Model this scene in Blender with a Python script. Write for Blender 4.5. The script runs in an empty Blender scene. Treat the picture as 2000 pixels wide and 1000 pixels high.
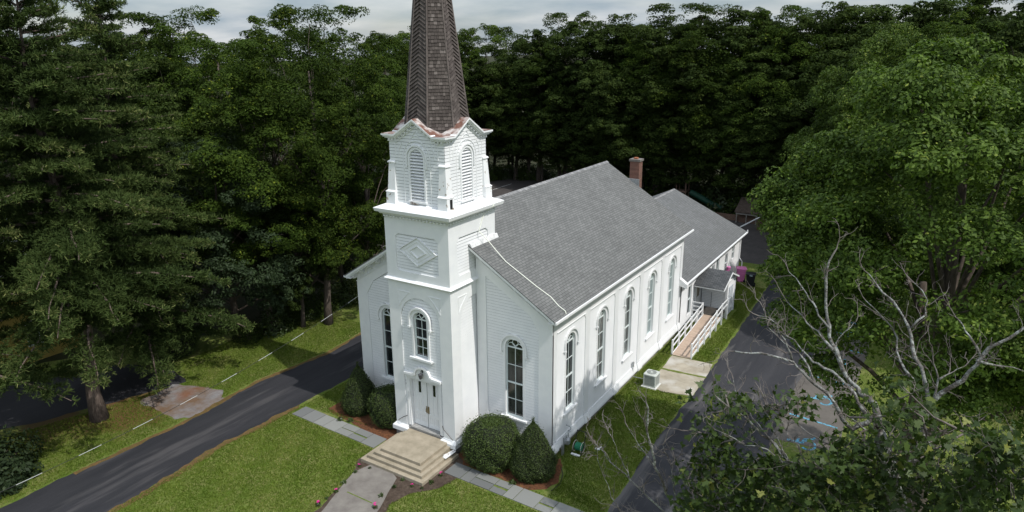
import bpy, math, random
import numpy as np
from mathutils import Vector, Matrix
R_ = math.radians
SC = bpy.context.scene
COL = SC.collection
# ------------------------------------------------------------------ camera
CAM = np.array([20.3219, -25.8884, 19.1161])
YAW, PIT, ROL, FPX = 0.5643, -0.2948, -0.0076, 1344.94
_f = np.array([-math.sin(YAW)*math.cos(PIT), math.cos(YAW)*math.cos(PIT), math.sin(PIT)])
_r = np.array([math.cos(YAW), math.sin(YAW), 0.0])
_u = np.cross(_r, _f)
_r2 = _r*math.cos(ROL)+_u*math.sin(ROL)
_u2 = _u*math.cos(ROL)-_r*math.sin(ROL)
cd = bpy.data.cameras.new("camera")
cam = bpy.data.objects.new("camera", cd)
COL.objects.link(cam)
SC.camera = cam
cd.sensor_width = 36.0
cd.sensor_fit = 'HORIZONTAL'
cd.lens = 36.0*FPX/2000.0
cd.clip_start = 0.1
cd.clip_end = 3000
cam.matrix_world = Matrix(((_r2[0], _u2[0], -_f[0], CAM[0]), (_r2[1], _u2[1], -_f[1], CAM[1]),
                           (_r2[2], _u2[2], -_f[2], CAM[2]), (0, 0, 0, 1)))
# ------------------------------------------------------------------ sky, sun, exposure
SUN = Vector((1.0, -0.13, 1.4)).normalized()
SUN_EL = math.asin(SUN.z)
SUN_AZ = math.atan2(SUN.x, SUN.y)
w = bpy.data.worlds.new("World"); SC.world = w; w.use_nodes = True
nt = w.node_tree; nt.nodes.clear()
N = nt.nodes.new; Lk = nt.links.new
out = N('ShaderNodeOutputWorld'); bg = N('ShaderNodeBackground'); sky = N('ShaderNodeTexSky')
sky.sky_type = 'NISHITA'; sky.sun_disc = False; sky.sun_elevation = SUN_EL; sky.sun_rotation = SUN_AZ
sky.air_density = 1.0; sky.dust_density = 1.5
tc = N('ShaderNodeTexCoord'); sp = N('ShaderNodeSeparateXYZ'); Lk(tc.outputs['Generated'], sp.inputs[0])
# project directions onto a cloud layer high above: uv = xy / (z + .06)
ad = N('ShaderNodeMath'); ad.operation = 'ADD'; ad.inputs[1].default_value = 0.17; Lk(sp.outputs[2], ad.inputs[0])
dx = N('ShaderNodeMath'); dx.operation = 'DIVIDE'; Lk(sp.outputs[0], dx.inputs[0]); Lk(ad.outputs[0], dx.inputs[1])
dy = N('ShaderNodeMath'); dy.operation = 'DIVIDE'; Lk(sp.outputs[1], dy.inputs[0]); Lk(ad.outputs[0], dy.inputs[1])
cb = N('ShaderNodeCombineXYZ'); Lk(dx.outputs[0], cb.inputs[0]); Lk(dy.outputs[0], cb.inputs[1])
nz = N('ShaderNodeTexNoise'); nz.inputs['Scale'].default_value = 0.55; nz.inputs['Detail'].default_value = 7
nz.inputs['Roughness'].default_value = 0.55; Lk(cb.outputs[0], nz.inputs['Vector'])
cr = N('ShaderNodeValToRGB'); cr.color_ramp.elements[0].position = 0.36; cr.color_ramp.elements[1].position = 0.62
cr.color_ramp.elements[0].color = (0.0, 0.0, 0.0, 1); cr.color_ramp.elements[1].color = (1, 1, 1, 1)
Lk(nz.outputs['Fac'], cr.inputs[0])
nz2 = N('ShaderNodeTexNoise'); nz2.inputs['Scale'].default_value = 1.9; nz2.inputs['Detail'].default_value = 6
Lk(cb.outputs[0], nz2.inputs['Vector'])
cc = N('ShaderNodeValToRGB'); cc.color_ramp.elements[0].position = 0.33; cc.color_ramp.elements[1].position = 0.7
cc.color_ramp.elements[0].color = (2.7, 3.35, 4.0, 1); cc.color_ramp.elements[1].color = (5.6, 5.8, 6.0, 1)
Lk(nz2.outputs['Fac'], cc.inputs[0])
# the low sky is thick with cloud
mc = N('ShaderNodeMath'); mc.operation = 'MULTIPLY_ADD'; Lk(cr.outputs[0], mc.inputs[0]); mc.inputs[1].default_value = 0.45; mc.inputs[2].default_value = 0.45
# added brightness in the overhead clouds, out of view, filling the shaded front walls
el = N('ShaderNodeMapRange'); el.inputs['From Min'].default_value = 0.10; el.inputs['From Max'].default_value = 0.75
el.inputs['To Min'].default_value = 1.0; el.inputs['To Max'].default_value = 2.3; Lk(sp.outputs[2], el.inputs['Value'])
vm = N('ShaderNodeVectorMath'); vm.operation = 'SCALE'; Lk(cc.outputs[0], vm.inputs[0]); Lk(el.outputs[0], vm.inputs['Scale'])
mx = N('ShaderNodeMixRGB'); Lk(mc.outputs[0], mx.inputs[0]); Lk(sky.outputs[0], mx.inputs[1]); Lk(vm.outputs[0], mx.inputs[2])
Lk(mx.outputs[0], bg.inputs['Color']); bg.inputs['Strength'].default_value = 0.13
Lk(bg.outputs[0], out.inputs[0])
sd = bpy.data.lights.new("sun", 'SUN'); sd.energy = 3.55; sd.angle = R_(0.53); sd.color = (1.0, 0.96, 0.9)
so = bpy.data.objects.new("sun", sd); COL.objects.link(so)
so.rotation_euler = (-SUN).to_track_quat('-Z', 'Y').to_euler()
so.location = (40, -10, 60)
SC.view_settings.view_transform = 'Standard'; SC.view_settings.look = 'None'
SC.view_settings.exposure = 0.0; SC.view_settings.gamma = 1.0
SC.view_settings.use_curve_mapping = False

GZ = -0.3                                   # ground level

def ray(u, v):
    d = _f*FPX+_r2*(u-1000)+_u2*(500-v)
    return d/np.linalg.norm(d)
def G(u, v, z=GZ):                           # point of the ground seen at a place of the photo
    d = ray(u, v); t = (z-CAM[2])/d[2]; return CAM+d*t
def at(u, v, dist):                          # point at a given horizontal distance
    d = ray(u, v); return CAM+d*dist/math.hypot(d[0], d[1])
# ------------------------------------------------------------------ object helpers
OFF = {}
def link(o, parent=None):
    COL.objects.link(o)
    if parent: o.parent = parent
    return o
def tag(o, label=None, cat=None, group=None, kind=None):
    if label: o['label'] = label
    if cat: o['category'] = cat
    if group: o['group'] = group
    if kind: o['kind'] = kind
    return o
def thing(name, label, cat, loc=(0, 0, 0), group=None):
    o = bpy.data.objects.new(name, None); link(o); o.location = loc
    o.empty_display_size = 0.3
    OFF[o.name] = Vector(loc)
    return tag(o, label, cat, group)
def copy_tree(o, parent=None):
    c = o.copy(); COL.objects.link(c)
    if parent: c.parent = parent
    OFF[c.name] = OFF.get(o.name, Vector((0, 0, 0)))
    for ch in list(o.children):
        copy_tree(ch, c)
    return c

class Fr:                                    # wall frame: u along the wall, z up, d outwards
    def __init__(s, ox, oy, ux, uy, oz=0.0):
        s.o = np.array([ox, oy, oz], float); s.u = np.array([ux, uy, 0.0]); s.n = np.array([uy, -ux, 0.0])
    def p(s, u, z, d): return s.o+s.u*u+s.n*d+np.array([0, 0, z])
WORLD = None
class MB:
    def __init__(s): s.v = []; s.f = []; s.m = []; s.smooth = False
    def P(s, F, u, z, d): return F.p(u, z, d) if F else np.array([u, d, z])
    def poly(s, pts, m=0):
        i = len(s.v); s.v += [tuple(p) for p in pts]; s.f.append(tuple(range(i, i+len(pts)))); s.m.append(m)
    def hexa(s, p, m=0):                     # p: 8 points, bottom 4 (ccw) then top 4
        i = len(s.v); s.v += [tuple(q) for q in p]
        for f in ((3, 2, 1, 0), (4, 5, 6, 7), (0, 1, 5, 4), (1, 2, 6, 5), (2, 3, 7, 6), (3, 0, 4, 7)):
            s.f.append(tuple(i+k for k in f)); s.m.append(m)
    def box(s, x0, x1, y0, y1, z0, z1, m=0):
        s.hexa([(x0, y0, z0), (x1, y0, z0), (x1, y1, z0), (x0, y1, z0), (x0, y0, z1), (x1, y0, z1), (x1, y1, z1), (x0, y1, z1)], m); return s
    def frustum(s, r0, z0, r1, z1, m=0):
        a = r0; b = r1
        s.hexa([(a[0], a[2], z0), (a[1], a[2], z0), (a[1], a[3], z0), (a[0], a[3], z0), (b[0], b[2], z1), (b[1], b[2], z1), (b[1], b[3], z1), (b[0], b[3], z1)], m); return s
    def fbox(s, F, u0, u1, z0, z1, d0, d1, m=0):
        q = lambda u, z, d: F.p(u, z, d)
        s.hexa([q(u0, z0, d1), q(u1, z0, d1), q(u1, z0, d0), q(u0, z0, d0), q(u0, z1, d1), q(u1, z1, d1), q(u1, z1, d0), q(u0, z1, d0)], m); return s
    def prism(s, F, poly, d0, d1, m=0):      # polygon in (u,z), counter-clockwise
        n = len(poly)
        i = len(s.v)
        s.v += [tuple(F.p(u, z, d1)) for u, z in poly]+[tuple(F.p(u, z, d0)) for u, z in poly]
        s.f.append(tuple(i+k for k in range(n))); s.m.append(m)
        s.f.append(tuple(i+n+k for k in reversed(range(n)))); s.m.append(m)
        for k in range(n):
            j = (k+1) % n
            s.f.append((i+j, i+k, i+n+k, i+n+j)); s.m.append(m)
        return s
    def strip(s, F, a, b, d0, d1, m=0, closed=False):  # band between two polylines a,b in (u,z), thickness d0..d1
        n = len(a); rng = range(n if closed else n-1)
        for k in rng:
            j = (k+1) % n
            A, B, C_, D = a[k], a[j], b[j], b[k]
            s.hexa([F.p(*A, d1), F.p(*B, d1), F.p(*B, d0), F.p(*A, d0), F.p(*D, d1), F.p(*C_, d1), F.p(*C_, d0), F.p(*D, d0)], m)
        return s
    def tube(s, pts, rad, n=6, m=0, cap=True):
        pts = [np.array(p, float) for p in pts]
        if not hasattr(rad, '__len__'): rad = [rad]*len(pts)
        i0 = len(s.v); prev = None
        for k, p in enumerate(pts):
            t = pts[min(k+1, len(pts)-1)]-pts[max(k-1, 0)]
            L = np.linalg.norm(t); t = t/L if L > 1e-9 else np.array([0, 0, 1.])
            if prev is None:
                a = np.cross(t, [0, 0, 1.] if abs(t[2]) < .9 else [1., 0, 0])
            else:
                a = prev-t*np.dot(prev, t)
            a /= max(np.linalg.norm(a), 1e-9); prev = a; b = np.cross(t, a)
            for j in range(n):
                c = 2*math.pi*j/n
                s.v.append(tuple(p+(a*math.cos(c)+b*math.sin(c))*rad[k]))
        for k in range(len(pts)-1):
            for j in range(n):
                a0 = i0+k*n+j; a1 = i0+k*n+(j+1) % n
                s.f.append((a0, a1, a1+n, a0+n)); s.m.append(m)
        if cap:
            s.f.append(tuple(i0+j for j in reversed(range(n)))); s.m.append(m)
            e = i0+(len(pts)-1)*n
            s.f.append(tuple(e+j for j in range(n))); s.m.append(m)
        return s
    def lathe(s, c, prof, n=16, m=0):        # prof: (r,z) from bottom to top round a vertical axis
        return s.tube([(c[0], c[1], c[2]+z) for r, z in prof], [max(r, 1e-3) for r, z in prof], n, m)
    def build(s, name, mats, parent=None, smooth=False, off=None):
        me = bpy.data.meshes.new(name)
        o0 = OFF.get(parent.name, Vector((0, 0, 0))) if parent else Vector((0, 0, 0))
        if off is not None: o0 = Vector(off)
        me.from_pydata([(x-o0.x, y-o0.y, z-o0.z) for x, y, z in s.v], [], s.f)
        if not isinstance(mats, (list, tuple)): mats = [mats]
        for mt in mats: me.materials.append(mt)
        if len(mats) > 1: me.polygons.foreach_set('material_index', s.m)
        if smooth: me.polygons.foreach_set('use_smooth', [True]*len(me.polygons))
        me.update()
        o = bpy.data.objects.new(name, me); link(o, parent)
        if off is not None and not parent: o.location = o0
        OFF[o.name] = o0
        return o
def arc(uc, zc, r, a0=0, a1=180, n=14, ry=None):
    ry = ry or r
    return [(uc+r*math.cos(R_(a0+(a1-a0)*k/n)), zc+ry*math.sin(R_(a0+(a1-a0)*k/n))) for k in range(n+1)]

# ------------------------------------------------------------------ materials
def mat(name, col, rough=0.7, var=0.0, scale=5.0, spec=0.3, col2=None, lo=0.35, hi=0.65, bump=0.0, bscale=None, metal=0.0, detail=6, coat=0, stretch=None, col3=None, s3=1.0):
    m = bpy.data.materials.new(name); m.use_nodes = True; t = m.node_tree
    b = t.nodes['Principled BSDF']; b.inputs['Roughness'].default_value = rough
    b.inputs['Specular IOR Level'].default_value = spec; b.inputs['Metallic'].default_value = metal
    col = tuple(col)
    b.inputs['Base Color'].default_value = col+(1,)
    if var or col2 or bump:
        tc = t.nodes.new('ShaderNodeTexCoord'); n = t.nodes.new('ShaderNodeTexNoise')
        src = tc.outputs['Object']
        if stretch:
            mp = t.nodes.new('ShaderNodeMapping'); mp.inputs['Scale'].default_value = stretch
            t.links.new(src, mp.inputs['Vector']); src = mp.outputs[0]
        n.inputs['Scale'].default_value = scale; n.inputs['Detail'].default_value = detail
        n.inputs['Roughness'].default_value = 0.65
        t.links.new(src, n.inputs['Vector'])
        r = t.nodes.new('ShaderNodeValToRGB'); r.color_ramp.elements[0].position = lo; r.color_ramp.elements[1].position = hi
        c1 = col2 or tuple(min(1, c*(1+var)) for c in col); c0 = col if col2 else tuple(c*(1-var) for c in col)
        r.color_ramp.elements[0].color = c0+(1,); r.color_ramp.elements[1].color = tuple(c1)+(1,)
        t.links.new(n.outputs['Fac'], r.inputs[0]); last = r.outputs[0]
        if col3:
            n3 = t.nodes.new('ShaderNodeTexNoise'); n3.inputs['Scale'].default_value = s3; n3.inputs['Detail'].default_value = 5
            t.links.new(src, n3.inputs['Vector'])
            r3 = t.nodes.new('ShaderNodeValToRGB'); r3.color_ramp.elements[0].position = .48; r3.color_ramp.elements[1].position = .68
            t.links.new(n3.outputs['Fac'], r3.inputs[0])
            mx = t.nodes.new('ShaderNodeMixRGB'); t.links.new(r3.outputs[0], mx.inputs[0]); t.links.new(last, mx.inputs[1])
            mx.inputs[2].default_value = tuple(col3)+(1,); last = mx.outputs[0]
        t.links.new(last, b.inputs['Base Color'])
        if bump:
            nb = t.nodes.new('ShaderNodeTexNoise'); nb.inputs['Scale'].default_value = bscale or scale*4; nb.inputs['Detail'].default_value = 5
            t.links.new(src, nb.inputs['Vector'])
            bp = t.nodes.new('ShaderNodeBump'); bp.inputs['Strength'].default_value = bump; bp.inputs['Distance'].default_value = 0.03
            t.links.new(nb.outputs['Fac'], bp.inputs['Height']); t.links.new(bp.outputs[0], b.inputs['Normal'])
    return m
def leafmat(name, c0, c1, c2=None, trans=0.3, rough=0.45, spec=0.35):
    m = bpy.data.materials.new(name); m.use_nodes = True; t = m.node_tree
    b = t.nodes['Principled BSDF']; b.inputs['Roughness'].default_value = rough; b.inputs['Specular IOR Level'].default_value = spec
    at_ = t.nodes.new('ShaderNodeAttribute'); at_.attribute_name = 'tint'
    r = t.nodes.new('ShaderNodeValToRGB')
    r.color_ramp.elements[0].color = tuple(c0)+(1,); r.color_ramp.elements[1].color = tuple(c1)+(1,); r.color_ramp.elements[1].position = 0.8
    if c2:
        e = r.color_ramp.elements.new(0.97); e.color = tuple(c2)+(1,)
    t.links.new(at_.outputs['Fac'], r.inputs[0])
    oi = t.nodes.new('ShaderNodeObjectInfo'); hs = t.nodes.new('ShaderNodeHueSaturation')
    mr = t.nodes.new('ShaderNodeMapRange'); mr.inputs['To Min'].default_value = 0.75; mr.inputs['To Max'].default_value = 1.25
    t.links.new(oi.outputs['Random'], mr.inputs['Value']); t.links.new(mr.outputs[0], hs.inputs['Value'])
    t.links.new(r.outputs[0], hs.inputs['Color'])
    t.links.new(hs.outputs[0], b.inputs['Base Color'])
    tr = t.nodes.new('ShaderNodeBsdfTranslucent'); mx = t.nodes.new('ShaderNodeMixShader'); mx.inputs[0].default_value = trans
    g = t.nodes.new('ShaderNodeMixRGB'); g.blend_type = 'MULTIPLY'; g.inputs[0].default_value = 1; g.inputs[2].default_value = (1.0, 1.15, 0.45, 1)
    t.links.new(hs.outputs[0], g.inputs[1]); t.links.new(g.outputs[0], tr.inputs['Color'])
    t.links.new(b.outputs[0], mx.inputs[1]); t.links.new(tr.outputs[0], mx.inputs[2])
    t.links.new(mx.outputs[0], t.nodes['Material Output'].inputs['Surface'])
    return m
def brickmat(name, axes, c1, c2, mortar, bw, bh, ms=0.012, rough=0.85, k=1.0, offset=0.5, var=0.5, bump=0.3, blot=None):
    m = bpy.data.materials.new(name); m.use_nodes = True; t = m.node_tree
    b = t.nodes['Principled BSDF']; b.inputs['Roughness'].default_value = rough; b.inputs['Specular IOR Level'].default_value = 0.2
    tc = t.nodes.new('ShaderNodeTexCoord'); sp = t.nodes.new('ShaderNodeSeparateXYZ'); t.links.new(tc.outputs['Object'], sp.inputs[0])
    cb = t.nodes.new('ShaderNodeCombineXYZ')
    ai = {'x': 0, 'y': 1, 'z': 2}
    t.links.new(sp.outputs[ai[axes[0]]], cb.inputs[0])
    ml = t.nodes.new('ShaderNodeMath'); ml.operation = 'MULTIPLY'; ml.inputs[1].default_value = k
    t.links.new(sp.outputs[ai[axes[1]]], ml.inputs[0]); t.links.new(ml.outputs[0], cb.inputs[1])
    br = t.nodes.new('ShaderNodeTexBrick'); br.inputs['Scale'].default_value = 1.0
    br.inputs['Color1'].default_value = tuple(c1)+(1,); br.inputs['Color2'].default_value = tuple(c2)+(1,); br.inputs['Mortar'].default_value = tuple(mortar)+(1,)
    br.inputs['Brick Width'].default_value = bw; br.inputs['Row Height'].default_value = bh; br.inputs['Mortar Size'].default_value = ms
    br.inputs['Mortar Smooth'].default_value = 0.2; br.offset = offset
    t.links.new(cb.outputs[0], br.inputs['Vector'])
    n = t.nodes.new('ShaderNodeTexNoise'); n.inputs['Scale'].default_value = 0.45; n.inputs['Detail'].default_value = 8; n.inputs['Roughness'].default_value = .7
    t.links.new(tc.outputs['Object'], n.inputs['Vector'])
    mr = t.nodes.new('ShaderNodeMapRange'); mr.inputs['From Min'].default_value = .3; mr.inputs['From Max'].default_value = .7
    mr.inputs['To Min'].default_value = 1-var*.35; mr.inputs['To Max'].default_value = 1+var*.35
    t.links.new(n.outputs['Fac'], mr.inputs['Value'])
    hs = t.nodes.new('ShaderNodeHueSaturation'); t.links.new(br.outputs['Color'], hs.inputs['Color']); t.links.new(mr.outputs[0], hs.inputs['Value'])
    last = hs.outputs[0]
    if blot:
        n3 = t.nodes.new('ShaderNodeTexNoise'); n3.inputs['Scale'].default_value = 1.3; n3.inputs['Detail'].default_value = 7
        t.links.new(tc.outputs['Object'], n3.inputs['Vector'])
        r3 = t.nodes.new('ShaderNodeValToRGB'); r3.color_ramp.elements[0].position = .5; r3.color_ramp.elements[1].position = .7
        t.links.new(n3.outputs['Fac'], r3.inputs[0])
        mx = t.nodes.new('ShaderNodeMixRGB'); t.links.new(r3.outputs[0], mx.inputs[0]); t.links.new(last, mx.inputs[1])
        mx.inputs[2].default_value = tuple(blot)+(1,); last = mx.outputs[0]
    t.links.new(last, b.inputs['Base Color'])
    bp = t.nodes.new('ShaderNodeBump'); bp.inputs['Strength'].default_value = bump; bp.inputs['Distance'].default_value = 0.02; bp.invert = True
    t.links.new(br.outputs['Fac'], bp.inputs['Height']); t.links.new(bp.outputs[0], b.inputs['Normal'])
    return m
M = {}
M['paint'] = mat('white_paint', (0.73, 0.745, 0.76), 0.6, col2=(0.80, 0.81, 0.815), scale=1.7, lo=.3, hi=.7, spec=.25, bump=.04, bscale=30)
M['board'] = mat('white_clapboard', (0.70, 0.715, 0.73), 0.62, col2=(0.79, 0.80, 0.81), scale=1.1, lo=.25, hi=.7, spec=.25, bump=.05, bscale=25)
M['lap_shade_dirt'] = mat('shaded_dirty_lap_edge', (0.13, 0.14, 0.15), .9, col2=(0.30, 0.31, 0.32), scale=1.3)  # painted dark line below each board lap: its shadow plus some dirt
M['peel'] = mat('peeling_white_paint', (0.76, 0.77, 0.78), 0.7, col2=(0.79, 0.80, 0.81), scale=3, col3=(0.36, 0.31, 0.26), s3=4.5)
M['peel'].node_tree.nodes['Color Ramp.001'].color_ramp.elements[0].position = .62
M['peel'].node_tree.nodes['Color Ramp.001'].color_ramp.elements[1].position = .66
M['dark'] = mat('dark_void', (0.015, 0.015, 0.014), 0.9)
M['glass'] = mat('window_glass', (0.012, 0.016, 0.017), 0.06, spec=0.9)
M['curtain_glass'] = mat('curtained_glass', (0.20, 0.25, 0.26), 0.12, col2=(0.30, 0.36, 0.36), scale=3, stretch=(14, 14, .4), spec=.7)
M['half_glass'] = mat('blind_glass', (0.035, 0.04, 0.04), 0.08, col2=(0.17, 0.17, 0.155), scale=1.1, spec=.8, lo=.45, hi=.62, stretch=(3, 3, .8))
M['dim_glass'] = mat('dim_glass', (0.018, 0.021, 0.02), 0.07, col2=(0.065, 0.07, 0.065), scale=.9, spec=.9, lo=.4, hi=.62, stretch=(2, 2, .9))
M['sashpaint'] = mat('sash_paint', (0.66, 0.72, 0.72), 0.55)
M['roof'] = brickmat('grey_asphalt_shingles', 'yx', (0.125, 0.128, 0.126), (0.165, 0.168, 0.165), (0.062, 0.064, 0.065), 0.31, 0.15, 0.012, k=1.18, var=.35, blot=None)
M['roof_annex'] = brickmat('annex_shingles', 'yx', (0.125, 0.13, 0.132), (0.16, 0.165, 0.168), (0.07, 0.072, 0.074), 0.31, 0.15, 0.012, k=1.1, var=.4, blot=(0.12, 0.125, 0.125))
M['roof_porch'] = brickmat('porch_shingles', 'xy', (0.06, 0.065, 0.07), (0.10, 0.105, 0.11), (0.03, 0.03, 0.03), 0.31, 0.15, 0.014, k=1.2, var=.5)
M['ridge'] = mat('ridge_shingles', (0.16, 0.163, 0.166), .85, col2=(0.29, 0.29, 0.29), scale=2.2, lo=.4, hi=.6)
M['shingle'] = leafmat('weathered_wood_shingle', (0.062, 0.052, 0.048), (0.115, 0.098, 0.090), (0.17, 0.148, 0.138), trans=0.0, rough=.85, spec=.15)
M['rib'] = mat('spire_hip_board', (0.12, 0.10, 0.092), .8, var=.3, scale=3)
M['rust'] = mat('rusted_painted_metal', (0.13, 0.062, 0.045), .7, col2=(0.20, 0.105, 0.08), scale=4, col3=(0.62, 0.59, 0.57), s3=2.3, detail=9)
M['brickch'] = brickmat('chimney_brick', 'yz', (0.12, 0.046, 0.034), (0.19, 0.08, 0.058), (0.22, 0.18, 0.15), 0.21, 0.075, 0.010, var=.6)
M['stone'] = brickmat('foundation_stone', 'yz', (0.22, 0.205, 0.18), (0.30, 0.285, 0.26), (0.12, 0.11, 0.10), 0.55, 0.22, 0.015, var=.9)
M['stonef'] = brickmat('foundation_stone_front', 'xz', (0.17, 0.165, 0.16), (0.24, 0.235, 0.225), (0.10, 0.10, 0.10), 0.55, 0.22, 0.015, var=.9)
M['redtrim'] = mat('dark_red_trim', (0.10, 0.035, 0.025), .8, var=.4, scale=4)
M['concrete'] = mat('concrete', (0.26, 0.225, 0.165), .9, col2=(0.37, 0.32, 0.245), scale=1.8, bump=.25, bscale=40, detail=9)
M['concrete2'] = mat('walk_concrete', (0.14, 0.125, 0.115), .9, col2=(0.21, 0.195, 0.175), scale=1.5, bump=.25, bscale=40, detail=9)
M['pad'] = mat('pad_concrete', (0.27, 0.24, 0.185), .9, col2=(0.40, 0.36, 0.29), scale=1.3, bump=.3, bscale=30, detail=9, col3=(0.46, 0.44, 0.40), s3=.9)
M['slate'] = leafmat('bluestone', (0.13, 0.135, 0.135), (0.24, 0.245, 0.23), (0.32, 0.31, 0.26), trans=0, rough=.8, spec=.25)
M['plank'] = mat('grey_painted_planks', (0.20, 0.20, 0.20), .7, col2=(0.38, 0.375, 0.36), scale=3, stretch=(1, 8, 1))
M['ramp'] = mat('ramp_decking', (0.36, 0.27, 0.205), .8, col2=(0.50, 0.39, 0.31), scale=2, stretch=(1, 9, 1), detail=8)
M['greydoor'] = mat('grey_blue_door', (0.45, 0.49, 0.53), .6, col2=(0.58, 0.61, 0.64), scale=3)
M['iron'] = mat('black_iron', (0.02, 0.02, 0.02), .4)
M['steel'] = mat('galvanized_steel', (0.42, 0.44, 0.46), .4, metal=.7, var=.2, scale=9)
M['brass'] = mat('brass_plate', (0.35, 0.28, 0.16), .35, metal=.9)
M['cable_white'] = mat('white_cable', (0.78, 0.80, 0.72), .5)
M['cable_pale'] = mat('pale_cable_wrap', (0.45, 0.46, 0.45), .5)
M['cable_dark'] = mat('black_cable', (0.03, 0.03, 0.03), .5)
M['acbody'] = mat('ac_beige_metal', (0.50, 0.53, 0.50), .45, var=.05, scale=5)
M['acdark'] = mat('ac_dark_grille', (0.10, 0.11, 0.11), .6)
M['pink'] = mat('pink_plastic', (0.66, 0.20, 0.45), .45, var=.08, scale=3)
M['black'] = mat('black_plastic', (0.018, 0.019, 0.022), .4)
M['green_plastic'] = mat('green_plastic', (0.008, 0.05, 0.03), .5)
M['pale_green'] = mat('green_hose', (0.03, 0.22, 0.12), .35)
M['wood_old'] = mat('old_wood', (0.10, 0.06, 0.045), .85, col2=(0.17, 0.11, 0.08), scale=4, stretch=(1, 1, 6))
M['blue'] = mat('blue_marking_paint', (0.10, 0.30, 0.42), .8, col2=(0.12, 0.38, 0.54), scale=6, col3=(0.11, 0.13, 0.14), s3=9)
M['white_line'] = mat('white_marking_paint', (0.45, 0.45, 0.44), .8, var=.3, scale=5)
M['yellow'] = mat('yellow_siding', (0.40, 0.30, 0.08), .7, var=.12, scale=2)
M['pot'] = mat('terracotta', (0.32, 0.12, 0.06), .8)
M['bark'] = mat('bark', (0.055, 0.043, 0.035), .95, col2=(0.13, 0.105, 0.088), scale=3, stretch=(4, 4, .7), bump=.6, bscale=8)
M['bark_pine'] = mat('pine_bark', (0.075, 0.055, 0.045), .95, col2=(0.16, 0.125, 0.105), scale=3.5, stretch=(4, 4, .8), bump=.7, bscale=7)
M['bark_lichen'] = mat('lichen_bark', (0.12, 0.11, 0.10), .9, col2=(0.31, 0.325, 0.31), scale=14, col3=(0.085, 0.072, 0.063), s3=7, bump=1.0, bscale=35, lo=.44, hi=.54)
M['twig'] = mat('dead_twig', (0.09, 0.072, 0.065), .9, col2=(0.20, 0.18, 0.165), scale=6)
# foliage
M['lf_forest'] = leafmat('forest_leaves', (0.018, 0.032, 0.008), (0.046, 0.070, 0.014), (0.075, 0.10, 0.02), trans=.22, rough=.75, spec=.08)
M['lf_locust'] = leafmat('locust_leaves', (0.020, 0.038, 0.007), (0.056, 0.090, 0.013), (0.15, 0.18, 0.02), trans=.28, rough=.75, spec=.08)
M['lf_dark'] = leafmat('dark_maple_leaves', (0.013, 0.023, 0.010), (0.028, 0.045, 0.018), (0.045, 0.065, 0.03), trans=.15, rough=.6, spec=.15)
M['lf_maple'] = leafmat('maple_leaves', (0.030, 0.058, 0.010), (0.115, 0.180, 0.028), (0.26, 0.31, 0.06), trans=.28, rough=.6, spec=.16)
M['lf_near'] = leafmat('near_maple_leaves', (0.030, 0.056, 0.012), (0.072, 0.115, 0.024), (0.24, 0.26, 0.06), trans=.24, rough=.5, spec=.25)
M['lf_pine'] = leafmat('pine_needles', (0.020, 0.038, 0.012), (0.066, 0.096, 0.026), (0.19, 0.205, 0.075), trans=.12, rough=.75, spec=.08)
M['lf_yew'] = leafmat('yew_leaves', (0.030, 0.052, 0.014), (0.075, 0.110, 0.024), (0.13, 0.17, 0.04), trans=.1, rough=.55, spec=.25)
M['lf_weed'] = leafmat('undergrowth_leaves', (0.03, 0.052, 0.015), (0.055, 0.085, 0.025), (0.11, 0.12, 0.05), trans=.25)
M['grassblade'] = leafmat('grass_blades', (0.072, 0.116, 0.014), (0.135, 0.176, 0.030), (0.28, 0.26, 0.10), trans=.25, rough=.8, spec=.05)
M['petal'] = mat('pink_petals', (0.60, 0.02, 0.25), .5)
M['yewcore'] = mat('shrub_inner_twigs', (0.012, 0.016, 0.008), .95, var=.3, scale=12)

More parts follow.
